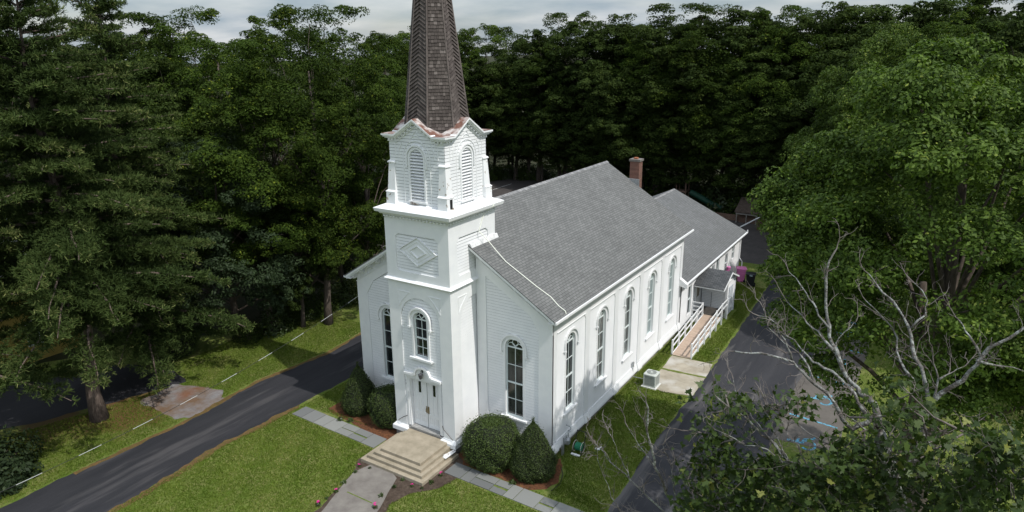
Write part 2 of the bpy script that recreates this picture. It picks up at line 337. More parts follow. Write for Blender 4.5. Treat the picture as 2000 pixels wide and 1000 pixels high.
# ================================================================== THE GROUND
def ground_mat(name, cols, scales, rough=.95, bump=.5, bscale=40, blots=()):
    m = bpy.data.materials.new(name); m.use_nodes = True; t = m.node_tree
    b = t.nodes['Principled BSDF']; b.inputs['Roughness'].default_value = rough; b.inputs['Specular IOR Level'].default_value = 0.15
    tc = t.nodes.new('ShaderNodeTexCoord'); last = None
    for i, (c, s) in enumerate(zip(cols[1:], scales)):
        n = t.nodes.new('ShaderNodeTexNoise'); n.inputs['Scale'].default_value = s; n.inputs['Detail'].default_value = 8; n.inputs['Roughness'].default_value = .7
        t.links.new(tc.outputs['Object'], n.inputs['Vector'])
        r = t.nodes.new('ShaderNodeValToRGB'); r.color_ramp.elements[0].position = .40; r.color_ramp.elements[1].position = .64
        t.links.new(n.outputs['Fac'], r.inputs[0])
        mx = t.nodes.new('ShaderNodeMixRGB'); t.links.new(r.outputs[0], mx.inputs[0])
        if last is None: mx.inputs[1].default_value = tuple(cols[0])+(1,)
        else: t.links.new(last, mx.inputs[1])
        mx.inputs[2].default_value = tuple(c)+(1,); last = mx.outputs[0]
    for (bx, by, br, c, mxf) in blots:      # worn or littered patches at real places
        dm = t.nodes.new('ShaderNodeVectorMath'); dm.operation = 'DISTANCE'; dm.inputs[1].default_value = (bx, by, GZ)
        nn = t.nodes.new('ShaderNodeTexNoise'); nn.inputs['Scale'].default_value = .9; nn.inputs['Detail'].default_value = 6
        t.links.new(tc.outputs['Object'], nn.inputs['Vector'])
        t.links.new(tc.outputs['Object'], dm.inputs[0])
        a = t.nodes.new('ShaderNodeMath'); a.operation = 'MULTIPLY_ADD'; a.inputs[1].default_value = 4.0; t.links.new(nn.outputs['Fac'], a.inputs[0]); t.links.new(dm.outputs['Value'], a.inputs[2])
        mr = t.nodes.new('ShaderNodeMapRange'); mr.inputs['From Min'].default_value = br+2.6; mr.inputs['From Max'].default_value = br+1.2
        mr.inputs['To Min'].default_value = 0; mr.inputs['To Max'].default_value = mxf; t.links.new(a.outputs[0], mr.inputs['Value'])
        mx = t.nodes.new('ShaderNodeMixRGB'); t.links.new(mr.outputs[0], mx.inputs[0]); t.links.new(last, mx.inputs[1]); mx.inputs[2].default_value = tuple(c)+(1,); last = mx.outputs[0]
    t.links.new(last, b.inputs['Base Color'])
    nb = t.nodes.new('ShaderNodeTexNoise'); nb.inputs['Scale'].default_value = bscale; nb.inputs['Detail'].default_value = 4
    t.links.new(tc.outputs['Object'], nb.inputs['Vector'])
    bp = t.nodes.new('ShaderNodeBump'); bp.inputs['Strength'].default_value = bump; bp.inputs['Distance'].default_value = .04
    t.links.new(nb.outputs['Fac'], bp.inputs['Height']); t.links.new(bp.outputs[0], b.inputs['Normal'])
    return m
M['lawn'] = ground_mat('lawn_grass', [(0.090, 0.138, 0.020), (0.135, 0.170, 0.035), (0.20, 0.195, 0.075), (0.075, 0.120, 0.016)], [0.35, 1.3, 6.0],
                       blots=[(-16.4, -8.6, 2.6, (0.125, 0.062, 0.030), .85), (-18.6, -11.2, 2.2, (0.10, 0.055, 0.03), .8), (-18.7, -2.2, .5, (0.20, 0.15, 0.10), .9),
                              (26, 17, 2.5, (0.13, 0.12, 0.05), .6)])
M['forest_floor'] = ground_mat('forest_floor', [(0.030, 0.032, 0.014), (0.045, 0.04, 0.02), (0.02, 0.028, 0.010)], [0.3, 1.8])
def asphalt(name, c, c2, c3, streak=(1, .12, 1)):
    m = mat(name, c, .85, col2=c2, scale=1.1, stretch=streak, col3=c3, s3=1.6, bump=.35, bscale=60, detail=10, spec=.25)
    e = m.node_tree.nodes['Color Ramp.001'].color_ramp.elements; e[0].position = .55; e[1].position = .70
    return m
M['asphalt_new'] = asphalt('sealed_asphalt', (0.026, 0.027, 0.032), (0.042, 0.042, 0.047), (0.105, 0.10, 0.10))
M['asphalt_left'] = asphalt('left_asphalt', (0.022, 0.023, 0.027), (0.036, 0.036, 0.041), (0.062, 0.060, 0.063))
M['asphalt_old'] = asphalt('old_asphalt', (0.105, 0.094, 0.084), (0.13, 0.118, 0.105), (0.092, 0.083, 0.075), (1, 1, 1))
M['gravel'] = ground_mat('gravel', [(0.19, 0.185, 0.19), (0.26, 0.255, 0.26), (0.16, 0.10, 0.06)], [3.0, .5], bump=.8, blots=[(-15.4, -5.6, .5, (0.20, 0.075, 0.03), .95)])
M['mulch'] = ground_mat('bark_mulch', [(0.13, 0.055, 0.028), (0.20, 0.085, 0.04), (0.07, 0.035, 0.02)], [2.5, 9], bump=1.0, bscale=30)
M['soil'] = ground_mat('flower_bed_soil', [(0.072, 0.052, 0.040), (0.115, 0.088, 0.068), (0.05, 0.036, 0.028)], [2.5, 9], bump=1.0, bscale=30)
M['litter'] = ground_mat('leaf_litter', [(0.13, 0.075, 0.035), (0.19, 0.11, 0.05), (0.09, 0.085, 0.025)], [2.5, 9], bump=1.0, bscale=30)

def sheet(name, pts, lift, m, kind='structure', label=None, cat=None, jag=0.0, step=0.35, seed=0, thick=0.0):
    rnd = random.Random(seed); P = []
    n = len(pts)
    for i in range(n):
        a = pts[i]; b = pts[(i+1) % n]
        L = math.hypot(b[0]-a[0], b[1]-a[1]); k = max(1, int(L/step)) if jag else 1
        nx, ny = (b[1]-a[1])/max(L, 1e-6), -(b[0]-a[0])/max(L, 1e-6); ph = rnd.random()*6
        for j in range(k):
            t = j/k; o = 0
            if jag: o = jag*(math.sin(t*L*1.7+ph)*.5+math.sin(t*L*4.1+ph*2)*.3+rnd.uniform(-.5, .5))
            if j == 0: o *= .3
            P.append((a[0]+(b[0]-a[0])*t+nx*o, a[1]+(b[1]-a[1])*t+ny*o))
    mb = MB(); mb.poly([(x, y, GZ+lift) for x, y in P])
    if thick:
        for i in range(len(P)):
            a = P[i]; b = P[(i+1) % len(P)]
            mb.poly([(a[0], a[1], GZ+lift-thick), (b[0], b[1], GZ+lift-thick), (b[0], b[1], GZ+lift), (a[0], a[1], GZ+lift)])
    o = mb.build(name, m)
    # make sure the top looks up
    if o.data.polygons[0].normal.z < 0: o.data.flip_normals()
    return tag(o, label, cat, kind=kind)
sheet('ground', [(-900, -400), (900, -400), (900, 1500), (-900, 1500)], 0, M['lawn'])
fl = []
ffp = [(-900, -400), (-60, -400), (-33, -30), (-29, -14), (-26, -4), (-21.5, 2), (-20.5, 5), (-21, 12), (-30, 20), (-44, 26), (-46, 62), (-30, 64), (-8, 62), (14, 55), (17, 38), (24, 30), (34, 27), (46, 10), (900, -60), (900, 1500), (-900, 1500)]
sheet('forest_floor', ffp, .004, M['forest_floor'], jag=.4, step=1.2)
sheet('left_driveway', [(-12.75, -60), (-12.85, -13.3), (-12.62, -7.4), (-13.2, -2.2), (-12.6, 3.0), (-13.1, 6.9), (-13.3, 24), (-9.0, 24), (-8.7, 1.1), (-8.75, -3.0), (-8.95, -7.8), (-8.65, -10.7), (-8.4, -13.7), (-8.3, -60)], .008, M['asphalt_left'], jag=.10, seed=3)
sheet('right_driveway', [(10.3, -60), (10.15, -2.2), (9.85, 4.3), (9.95, 10.5), (9.78, 17.5), (9.3, 31.6), (9.0, 40), (16.5, 40), (15.2, 26), (14.9, 17.5), (15.0, 9.2), (15.4, -60)], .008, M['asphalt_new'], jag=.07, seed=5)
sheet('parking_bays', [(14.8, 7.6), (17.9, 8.0), (17.8, 16.6), (17.9, 21.6), (17.6, 29), (15.3, 29), (14.85, 17.5)], .012, M['asphalt_old'], jag=.05, seed=6)
sheet('rear_parking_lot', [(-42, 20.5), (-13.6, 19), (-8.6, 23.8), (-8.6, 37.5), (9.2, 37.5), (16, 39.5), (14, 50), (6, 56), (-9, 61.5), (-36, 64), (-44, 60)], .012, asphalt('rear_asphalt', (0.050, 0.044, 0.043), (0.068, 0.061, 0.058), (0.044, 0.04, 0.04), (1, 1, 1)), jag=.2, step=.8)
sheet('neighbour_driveway', [(-16.9, -4.4), (-17.6, -6.6), (-19.2, -11), (-21.8, -16), (-24, -30), (-29, -30), (-26.5, -12), (-23, -5.5), (-20, -3.6)], .006, asphalt('neighbour_asphalt', (0.022, 0.022, 0.026), (0.032, 0.032, 0.036), (0.03, 0.03, 0.034)), jag=.12)
sheet('gravel_patch', [(-17.3, -5.0), (-14.0, -3.9), (-12.75, -5.0), (-12.6, -6.9), (-13.3, -7.5), (-15.2, -7.4), (-17.0, -7.2)], .010, M['gravel'], jag=.2, seed=8)
sheet('leaf_litter', [(-8.75, -2.7), (-8.45, -3.0), (-8.6, -7.8), (-8.35, -10.7), (-8.15, -13.7), (-8.1, -20), (-8.45, -20), (-8.5, -13.7), (-8.75, -10.7), (-9.02, -7.8)], .011, M['litter'], jag=.13, step=.22, seed=9, kind='stuff', label='thin line of orange leaf litter along the driveway edge', cat='leaf litter')
sheet('leaf_litter', [(-12.6, -13.0), (-12.45, -7.3), (-13.0, -2.1), (-12.4, 3.0), (-12.9, 6.9), (-13.1, 16), (-13.25, 16), (-13.15, 6.9), (-12.7, 3.0), (-13.3, -2.1), (-12.75, -7.4), (-12.9, -13)], .011, M['litter'], jag=.09, step=.22, seed=19, kind='stuff', label='thin line of dead leaves along the far edge of the left driveway', cat='leaf litter')
sheet('mulch_bed', [(2.45, -2.65), (5.4, -2.6), (6.3, -2.75), (7.1, -2.2), (7.35, -1.5), (7.05, -.7), (6.5, 0.3), (6.0, 0.0), (1.8, -.2), (1.8, -2.3)], .006, M['mulch'], jag=.08, step=.25, seed=10)
sheet('mulch_bed', [(-1.75, -2.3), (-1.8, -3.0), (-3.2, -2.9), (-5.6, -2.55), (-7.0, -2.2), (-7.0, -.8), (-6.0, 0.0), (-1.8, 0.0)], .006, M['mulch'], jag=.08, step=.25, seed=11)
sheet('flower_bed', [G(*p)[:2] for p in [(757, 860), (735, 880), (700, 897), (690, 925), (655, 960), (612, 1000), (590, 1030), (620, 1045), (735, 1040), (760, 985), (800, 965), (855, 955), (900, 930), (905, 900), (880, 885), (820, 900)]], .008, M['soil'], jag=.09, step=.2, seed=12)
sheet('front_walk', [G(*p)[:2] for p in [(690, 924), (742, 900), (775, 935), (737, 1000), (690, 1080), (560, 1080), (628, 1000)]], .035, M['concrete2'], jag=.03, step=.3, thick=.04)
mb = MB(); a = G(678, 962); b = G(727, 984); dd = np.array([b[1]-a[1], a[0]-b[0], 0]); dd /= np.linalg.norm(dd)
mb.poly([a+dd*.03+[0, 0, .039], b+dd*.03+[0, 0, .039], b-dd*.03+[0, 0, .039], a-dd*.03+[0, 0, .039]])
tag(mb.build('walk_joint', M['lawn']), kind='structure')
sheet('side_walk_slab', [(7.2, 12.35), (7.1, 14.5), (9.75, 14.55), (9.9, 12.6)], .03, M['pad'], jag=.03, step=.4, seed=13, thick=.05)
sheet('side_walk_slab', [(7.35, 9.6), (7.2, 12.25), (9.9, 12.45), (9.98, 9.9), (8.35, 9.45)], .034, M['pad'], jag=.03, step=.4, seed=14, thick=.05)
sheet('grass_joint', [(7.2, 12.2), (9.95, 12.4), (9.95, 12.62), (7.2, 12.4)], .038, M['lawn'], jag=.05, step=.15, seed=15)

# flagstone paths: blocks of bluestone laid side by side
def flag_path(name, a, b, wid, seed):
    rnd = random.Random(seed); a = np.array(a[:2]); b = np.array(b[:2]); L = np.linalg.norm(b-a); d = (b-a)/L; n = np.array([-d[1], d[0]])
    mb = MB(); t = 0; tints = []
    while t < L-.2:
        l = rnd.choice([.55, .75, .95, 1.1]); l = min(l, L-t)
        split = rnd.random() < .3
        rows = [(-wid/2, wid/2)] if not split else [(-wid/2, -.02+rnd.uniform(-.1, .1)), (.02, wid/2)]
        for r0, r1 in rows:
            g = .018
            z = GZ+.03+rnd.uniform(0, .012)
            j = lambda: rnd.uniform(-.015, .015)
            P = [a+d*(t+g)+n*(r0+g), a+d*(t+l-g)+n*(r0+g+j()), a+d*(t+l-g)+n*(r1-g), a+d*(t+g)+n*(r1-g+j())]
            mb.hexa([(p[0], p[1], GZ-.02) for p in P]+[(p[0], p[1], z) for p in P]); tints += [rnd.random()*.85]*6
        t += l
    o = mb.build(name, M['slate'])
    at_ = o.data.attributes.new('tint', 'FLOAT', 'FACE'); at_.data.foreach_set('value', tints)
    return tag(o, kind='structure')
flag_path('flagstone_path', (-8.25, -3.2), (-1.95, -3.35), 1.0, 4)
flag_path('flagstone_path', (2.3, -3.15), (9.6, -3.25), 1.0, 7)

# painted bay lines and wheelchair symbols
def stroke(mb, pts, wd, z, m=0):
    for a, b in zip(pts[:-1], pts[1:]):
        a = np.array(a); b = np.array(b); d = b-a; L = np.linalg.norm(d); d = d/L; n = np.array([-d[1], d[0]])*wd/2
        q = [a-d*wd*.1-n, b+d*wd*.1-n, b+d*wd*.1+n, a-d*wd*.1+n]
        mb.poly([(p[0], p[1], z) for p in q], m)
for i, y in enumerate((10.55, 16.05, 21.4, 26.6)):
    mb = MB(); mb.poly([(15.15, y+.15-.07, GZ+.017), (17.6, y-.12-.07, GZ+.017), (17.6, y-.12+.07, GZ+.017), (15.15, y+.15+.07, GZ+.017)])
    tag(mb.build('bay_line', M['blue']), kind='structure')
for y in (8.0, 13.3, 18.9, 24.2):
    mb = MB(); cx = 16.3; z = GZ+.017; s = 1.05
    T = lambda px, py: (cx+(-py)*s*.62, y+px*s*.75)
    ring = [T(-.15+.55*math.cos(R_(a)), -.45+.5*math.sin(R_(a))) for a in range(140, 405, 22)]
    stroke(mb, ring, .13, z)
    stroke(mb, [T(-.1, .75), T(-.05, 0.0), T(.5, -.05), T(.8, -.75), T(1.0, -.7)], .14, z+.002)
    stroke(mb, [T(-.08, .4), T(.4, .35)], .12, z+.004)
    hd = [T(-.1+.16*math.cos(R_(a)), .98+.16*math.sin(R_(a))) for a in range(0, 360, 40)]
    mb.poly([(p[0], p[1], z) for p in hd])
    tag(mb.build('painted_wheelchair_symbol', M['blue']), kind='structure')
# white bay lines of the rear lot
for (a, b) in [((962, 371), (993, 361)), ((984, 383), (1030, 365)), ((722, 459), (752, 450)), ((728, 473), (752, 465)), ((735, 486), (760, 478)), ((1010, 395), (1060, 372))]:
    p = G(*a)[:2]; q = G(*b)[:2]; mb = MB(); d = (q-p)/np.linalg.norm(q-p); q = p+d*5.2; stroke(mb, [p, q], .12, GZ+.017)
    tag(mb.build('white_bay_line', M['white_line']), kind='structure')

# ================================================================== THE CHURCH
W2 = 6.108; LN = 18.255; TP = 2.148; RZ = 11.318; EZ = 7.258; OV = .427; OF = .583
SL = (RZ-EZ)/(W2+OV)
TH = 1.9; TC = -0.248                       # tower half width, centre y
CH = thing('church', 'white clapboard church with grey gabled roof and shingled steeple over its front tower', 'church', (0, 0, 0))
FF = Fr(0, 0, 1, 0)                          # front wall of the nave
FR = Fr(W2, 0, 0, 1)                         # right wall: u = y
FL = Fr(-W2, LN, 0, -1)                      # left wall
FB = Fr(0, LN, -1, 0)                        # rear wall
TF = Fr(0, TC-TH, 1, 0)                      # tower front
TR = Fr(TH, TC, 0, 1)                        # tower right side, u = y - TC
TL = Fr(-TH, TC, 0, -1)
TB = Fr(0, TC+TH, -1, 0)
roofz = lambda x: RZ-SL*abs(x)

def clap(mb, F, spans, z0, z1, pitch=.15, d=0.0, lip=.030):
    z = z0
    while z < z1-1e-3:
        zt = min(z+pitch, z1); zg = zt-.020
        A, B = spans(z+1e-3), spans(zt-1e-3)
        if len(A) != len(B): A = B = spans((z+zt)/2)
        for (u0a, u1a), (u0b, u1b) in zip(A, B):
            if u1a-u0a < .01 and u1b-u0b < .01: continue
            k = (zg-z)/(zt-z); c0 = u0a+(u0b-u0a)*k; c1 = u1a+(u1b-u1a)*k
            mb.poly([F.p(u0a, z, d+lip), F.p(u1a, z, d+lip), F.p(c1, zg, d+lip*(1-k)), F.p(c0, zg, d+lip*(1-k))])
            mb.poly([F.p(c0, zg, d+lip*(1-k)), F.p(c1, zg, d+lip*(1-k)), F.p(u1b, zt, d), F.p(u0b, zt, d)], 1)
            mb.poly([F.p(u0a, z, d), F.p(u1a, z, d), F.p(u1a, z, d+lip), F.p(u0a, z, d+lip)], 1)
        z = zt
def holes(u0f, u1f, wins):                   # spans of a wall minus arched windows (uc, r, zb, zs)
    def f(z):
        a, b = u0f(z), u1f(z)
        iv = [(a, b)]
        for uc, r, zb, zs in wins:
            if z < zb or z > zs+r: continue
            h = r if z <= zs else math.sqrt(max(0, r*r-(z-zs)**2))
            nv = []
            for s, e in iv:
                if uc+h <= s or uc-h >= e: nv.append((s, e)); continue
                if uc-h > s: nv.append((s, uc-h))
                if uc+h < e: nv.append((uc+h, e))
            iv = nv
        return iv
    return f
def window(F, uc, r, zb, zs, mid, rows, glass, name='window', sillw=.25, drop=.22, rec=.13, parent=CH, label=None):
    mb = MB()
    n = 14
    # casing: jambs and arch, running from the recess to the face
    ci = r; co = r+.12
    path_i = [(uc+ci, zb)]+arc(uc, zs, ci, 0, 180, n)+[(uc-ci, zb)]
    path_o = [(uc+co, zb)]+arc(uc, zs, co, 0, 180, n)+[(uc-co, zb)]
    mb.strip(F, path_i, path_o, -rec-.06, .035)
    wn = mb.build(name, M['paint'], parent)
    if label: wn['label'] = label
    # sash
    sb = MB(); k = r-.002; t = .05
    pi = [(uc+k-t, zb)]+arc(uc, zs, k-t, 0, 180, n)+[(uc-k+t, zb)]
    po = [(uc+k, zb)]+arc(uc, zs, k, 0, 180, n)+[(uc-k, zb)]
    sb.strip(F, pi, po, -rec, -rec+.045)
    e = k-t
    sb.fbox(F, uc-e, uc+e, zb, zb+.09, -rec, -rec+.045)
    sb.fbox(F, uc-e, uc+e, mid-.035, mid+.035, -rec, -rec+.055)
    sb.fbox(F, uc-e, uc+e, zs-.03, zs+.03, -rec, -rec+.05)
    for a, b in ((zb+.09, mid-.035), (mid+.035, zs-.03)):
        sb.fbox(F, uc-.014, uc+.014, a, b, -rec, -rec+.032)
        for j in range(1, rows):
            zz = a+(b-a)*j/rows
            sb.fbox(F, uc-e, uc-.0142, zz-.014, zz+.014, -rec, -rec+.03)
            sb.fbox(F, uc+.0142, uc+e, zz-.014, zz+.014, -rec, -rec+.03)
    # tracery: a round light over two small arches
    rc = e*.40
    zc = zs+e-rc-.01
    sb.strip(F, arc(uc, zc, rc, 0, 360, 16), arc(uc, zc, rc-.03, 0, 360, 16), -rec, -rec+.034)
    for sgn in (-1, 1):
        sb.strip(F, arc(uc+sgn*e*.5, zs+.03, e*.47, 0, 180, 8), arc(uc+sgn*e*.5, zs+.03, e*.47-.028, 0, 180, 8), -rec, -rec+.030)
    sb.build('sash', M['sashpaint'], wn)
    gl = MB(); gl.prism(F, [(uc-k+.01, zb+.01), (uc+k-.01, zb+.01)]+arc(uc, zs, k-.01, 0, 180, n), -rec-.02, -rec-.004+.01)
    gl.build('pane', glass, wn)
    s = MB(); s.fbox(F, uc-r-sillw, uc+r+sillw, zb-.10, zb-.0, -rec, .13)
    s.fbox(F, uc-r-sillw+.08, uc+r+sillw-.08, zb-.17, zb-.101, 0.0, .05)
    s.build('sill', M['paint'], wn)
    h = MB(); ri, ro = r+.17, r+.26
    h.strip(F, [(uc+ri, zs-drop)]+arc(uc, zs, ri, 0, 180, n)+[(uc-ri, zs-drop)], [(uc+ro, zs-drop)]+arc(uc, zs, ro, 0, 180, n)+[(uc-ro, zs-drop)], .0, .11)
    h.strip(F, [(uc+co+.001, zs-drop)]+arc(uc, zs, co+.001, 0, 180, n)+[(uc-co-.001, zs-drop)], [(uc+ri-.001, zs-drop)]+arc(uc, zs, ri-.001, 0, 180, n)+[(uc-ri+.001, zs-drop)], .0, .05)
    h.fbox(F, uc-ro-.03, uc-ri+.02, zs-drop-.09, zs-drop-.001, 0, .13); h.fbox(F, uc+ri-.02, uc+ro+.03, zs-drop-.09, zs-drop-.001, 0, .13)
    h.build('hood_mould', M['paint'], wn)
    return wn

# --- foundation
mb = MB(); mb.box(-W2+.02, W2-.02, .02, LN-.02, GZ-.2, .28); mb.build('foundation', M['stone'], CH)
mb = MB(); mb.box(-TH-.03, TH+.03, TC-TH-.03, .0, GZ-.2, .18); mb.build('tower_foundation', M['stonef'], CH)
# --- nave walls
RW = .5
fw = [(4.02, RW, 1.40, 5.15), (-4.02, RW, 1.40, 5.15)]
def ft(z): return (RZ-1.22-z)/SL             # where the sloping frieze cuts the boards
for sg, wn in ((1, fw[0]), (-1, fw[1])):
    mb = MB()
    lo = (lambda z: 2.44) if sg > 0 else (lambda z: -min(5.43, max(2.44, ft(z))))
    hi = (lambda z: min(5.43, max(2.44, ft(z)))) if sg > 0 else (lambda z: -2.44)
    clap(mb, FF, holes(lo, hi, [wn]), .5, 8.75)
    mb.build('front_clapboards', [M['board'], M['lap_shade_dirt']], CH)
    mb = MB(); R1 = lambda x: roofz(x)-1.2
    o_ = lambda pl: pl if sg > 0 else pl[::-1]
    A_, B_ = 1.9, W2+.06
    # corner board, inner board and sloping board as one flush frame, butted
    mb.prism(FF, o_([(sg*5.42, .45), (sg*B_, .45), (sg*B_, R1(B_)), (sg*5.42, R1(5.42)-.45), ]), -.05, .06)
    mb.prism(FF, o_([(sg*5.42, R1(5.42)-.45), (sg*B_, R1(B_)), (sg*5.42, R1(5.42))]), -.05, .06)
    mb.prism(FF, o_([(sg*4.95, R1(4.95)), (sg*5.42, R1(5.42)-.45), (sg*5.42, R1(5.42))]), -.05, .06)
    mb.prism(FF, o_([(sg*A_, .45), (sg*2.45, .45), (sg*2.45, R1(2.45)), (sg*A_, R1(A_))]), -.05, .06)
    mb.prism(FF, o_([(sg*A_, R1(A_)), (sg*B_, R1(B_)), (sg*B_, roofz(B_)-.62), (sg*A_, roofz(A_)-.62)]), -.05, .0605)
    mb.build('front_pilaster', M['paint'], CH)
    mb = MB(); a, b = 1.9, W2+.06
    mb.prism(FF, o_([(sg*a, roofz(a)-.62), (sg*b, roofz(b)-.62), (sg*b, roofz(b)-.12), (sg*a, roofz(a)-.12)]), -.05, .03)
    x = 2.25
    while x < 6.2:
        mb.prism(FF, o_([(sg*(x-.03), roofz(x)-.66), (sg*(x+.03), roofz(x)-.69), (sg*(x+.03), roofz(x)-.2), (sg*(x-.03), roofz(x)-.2)]), .03, .075); x += .62
    mb.prism(FF, o_([(sg*a, roofz(a)-.66), (sg*b, roofz(b)-.66), (sg*b, roofz(b)-.62), (sg*a, roofz(a)-.62)]), .061, .11)
    mb.build('frieze', M['paint'], CH)
for sg in (1, -1):
    x = 2.5
    while x < 6.4:
        m_ = MB(); zz = roofz(x)-.16
        for (h0, h1, d1) in ((.0, .10, .52), (.101, .20, .36), (.201, .30, .2)):
            pl = [(sg*(x-.06), zz-h1+SL*.06), (sg*(x+.06), zz-h1-SL*.06), (sg*(x+.06), zz-h0-SL*.06), (sg*(x-.06), zz-h0+SL*.06)]
            m_.prism(FF, pl if sg > 0 else pl[::-1], .03, d1)
        m_.build('bracket', M['paint'], CH); x += .62
# side walls: bays
PC = [0.13, 3.66, 7.27, 10.88, 14.49, LN-.13]; WC = [1.88, 5.46, 9.07, 12.68, 16.28]
hw = .24
for F, right in ((FR, True), (FL, False)):
    mb = MB(); tr = MB()
    wins = [(c, RW-.02, 1.62, 5.28) for c in WC]
    for i in range(5):
        a = PC[i]+hw; b = PC[i+1]-hw
        clap(mb, F, holes(lambda z, a=a: a, lambda z, b=b: b, [wins[i]] if right else []), .5, 6.3)
        # little drops in the corners of the panel head
        for s_, c0 in ((1, a), (-1, b)):
            pl = [(c0, 6.02), (c0+s_*.12, 6.18), (c0+s_*.28, 6.3), (c0, 6.3)]
            tr.prism(F, pl if s_ > 0 else pl[::-1], 0, .055)
        tr.fbox(F, a+.02, b-.02, 6.262, 6.298, .0, .095)
    for p in PC:
        tr.fbox(F, p-hw+(0.06 if p == PC[0] else 0), p+hw-(.06 if p == PC[-1] else 0), .45, 6.3, -.05, .06)
    tr.fbox(F, 0.0, LN, 6.3, EZ-.02+SL*(OV-.06), -.05, .06)
    mb.build('side_clapboards', [M['board'], M['lap_shade_dirt']], CH); tr.build('side_pilasters', M['paint'], CH)
    sk = MB()
    z0, z1 = .06, .5
    def skirt(F, a, b, dd0, dd1):
        sk.prism(Fr(F.o[0]+F.u[0]*a, F.o[1]+F.u[1]*a, F.n[0], F.n[1]), [(-.02, z0), (dd1, z0), (dd1, z0+.1), (dd0, z1), (-.02, z1)], -(b-a), 0)
    skirt(F, 0.0, LN, .075, .17)
    for p in PC:
        skirt(F, max(p-hw-.05, -.06), min(p+hw+.05, LN+.06), .12, .23)
    sk.build('skirt_board', M['paint'], CH)
    rd = MB(); rd.fbox(F, .0, LN, -.04, .055, -.02, .07); rd.build('red_sill_beam', M['redtrim'], CH)
for sg in (-1, 1):
    mb = MB()
    mb.fbox(FF, *sorted((sg*2.5, sg*(W2+.17))), .062, .45, -.05, .12)
    mb.fbox(FF, *sorted((sg*5.3, sg*(W2+.2))), .064, .43, -.04, .17)
    mb.fbox(FF, *sorted((sg*(TH+.16), sg*2.5)), .062, .45, -.04, .16)
    mb.build('front_skirt_board', M['paint'], CH)
# body behind the boards (closed core so nothing is hollow from outside)
mb = MB()
mb.fbox(FB, -W2, W2, .28, EZ-.3, -.12, .0)
mb.prism(FB, [(-W2, EZ-.3), (W2, EZ-.3), (W2, roofz(W2)-.12), (0, RZ-.12), (-W2, roofz(W2)-.12)], -.12, .0)
mb.build('rear_wall', M['board'], CH)
mb = MB()
mb.box(-W2+.3, W2-.3, .3, LN-.3, .0, 6.9); mb.prism(Fr(0, 0, 1, 0), [(-W2+.3, 6.9), (W2-.3, 6.9), (0, RZ-.6)], -LN+.3, -.3)
mb.build('dark_interior', M['dark'], CH)
for i, c in enumerate(WC):
    g = [M['glass'], M['half_glass'], M['half_glass'], M['curtain_glass'], M['curtain_glass']][i]
    window(FR, c, RW-.02, 1.62, 5.28, 3.42, 2, g, label=['tall arched side window with dark panes', None, None, 'tall arched side window with pale curtains behind the glass', 'tall arched side window with pale curtains behind the glass'][i])
window(FF, 4.02, RW, 1.40, 5.15, 3.25, 2, M['dim_glass'])
window(FF, -4.02, RW, 1.40, 5.15, 3.25, 2, M['glass'])
# --- nave roof
def gable_roof(name, xe, ze, zr, y0, y1, th, m, parent, xm=0.0, mside=None, xl=None):
    mb = MB(); xl = xl if xl is not None else 2*xm-xe
    for s_, x in ((1, xe), (-1, xl)):
        mb.hexa([(xm, y0, zr-th), (x, y0, ze-th), (x, y1, ze-th), (xm, y1, zr-th), (xm, y0, zr), (x, y0, ze), (x, y1, ze), (xm, y1, zr)] if s_ > 0 else
                [(x, y0, ze-th), (xm, y0, zr-th), (xm, y1, zr-th), (x, y1, ze-th), (x, y0, ze), (xm, y0, zr), (xm, y1, zr), (x, y1, ze)])
    return mb.build(name, m, parent)
XE = W2+OV
rf = gable_roof('roof', XE+.03, EZ-.019, RZ, -OF, LN+OF, .05, M['roof'], CH)
mb = MB()
y = -OF
rnd = random.Random(2)
while y < LN+OF-.1:
    l = .26; lift = .012+rnd.uniform(0, .01)
    for s_ in (1, -1):
        P = [(0, y, RZ+lift+.012), (s_*.17, y, RZ+lift+.012-SL*.17), (s_*.17, y+l, RZ+lift-SL*.17), (0, y+l, RZ+lift)]
        mb.poly(P if s_ > 0 else P[::-1])
    y += l
mb.build('ridge_cap', M['ridge'], rf)
for s_ in (1, -1):                           # raking cornice, two stepped members, and soffit
    mb = MB()
    for (d0, d1, t0, t1) in ((.28, OF-.02, .055, .17), (.28, OF-.10, .171, .26), (.03, .279, .10, .2)):
        pl = [(0, RZ-t1), (s_*(XE), EZ-t1), (s_*(XE), EZ-t0), (0, RZ-t0)]
        mb.prism(FF, pl if s_ > 0 else pl[::-1], d0, d1)
    mb.build('raking_cornice', M['paint'], rf)
    mb = MB(); pl = [(0, RZ-.2), (s_*XE, EZ-.2), (s_*XE, EZ-.055), (0, RZ-.055)]
    mb.prism(FB, pl if s_ > 0 else pl[::-1], .0, OF-.03)
    mb.build('raking_cornice', M['paint'], rf)
for s_ in (1, -1):
    mb = MB()
    xx = sorted((s_*(XE-.02), s_*(XE+.10)))
    mb.box(xx[0], xx[1], -OF+.02, LN+OF-.02, EZ-.16, EZ-.045)
    xx = sorted((s_*(W2+.061), s_*(XE-.021)))
    mb.box(xx[0], xx[1], -OF+.04, LN+OF-.04, EZ-.18, EZ-.14)
    mb.build('gutter', M['paint'], rf)
# --- chimney
mb = MB(); mb.box(1.78, 2.46, LN+.62, LN+1.22, 3.5, 11.45); ch = mb.build('chimney', M['brickch'], CH)
mb = MB(); mb.box(1.72, 2.52, LN+.56, LN+1.28, 11.45, 11.6); mb.box(1.97, 2.23, LN+.78, LN+1.04, 11.6, 11.7, 1); mb.build('chimney_cap', [M['concrete2'], M['pot']], ch)
mb = MB(); mb.box(1.69, 2.53, LN+.50, LN+.62, 9.75, 10.25); mb.build('flashing', M['steel'], ch)

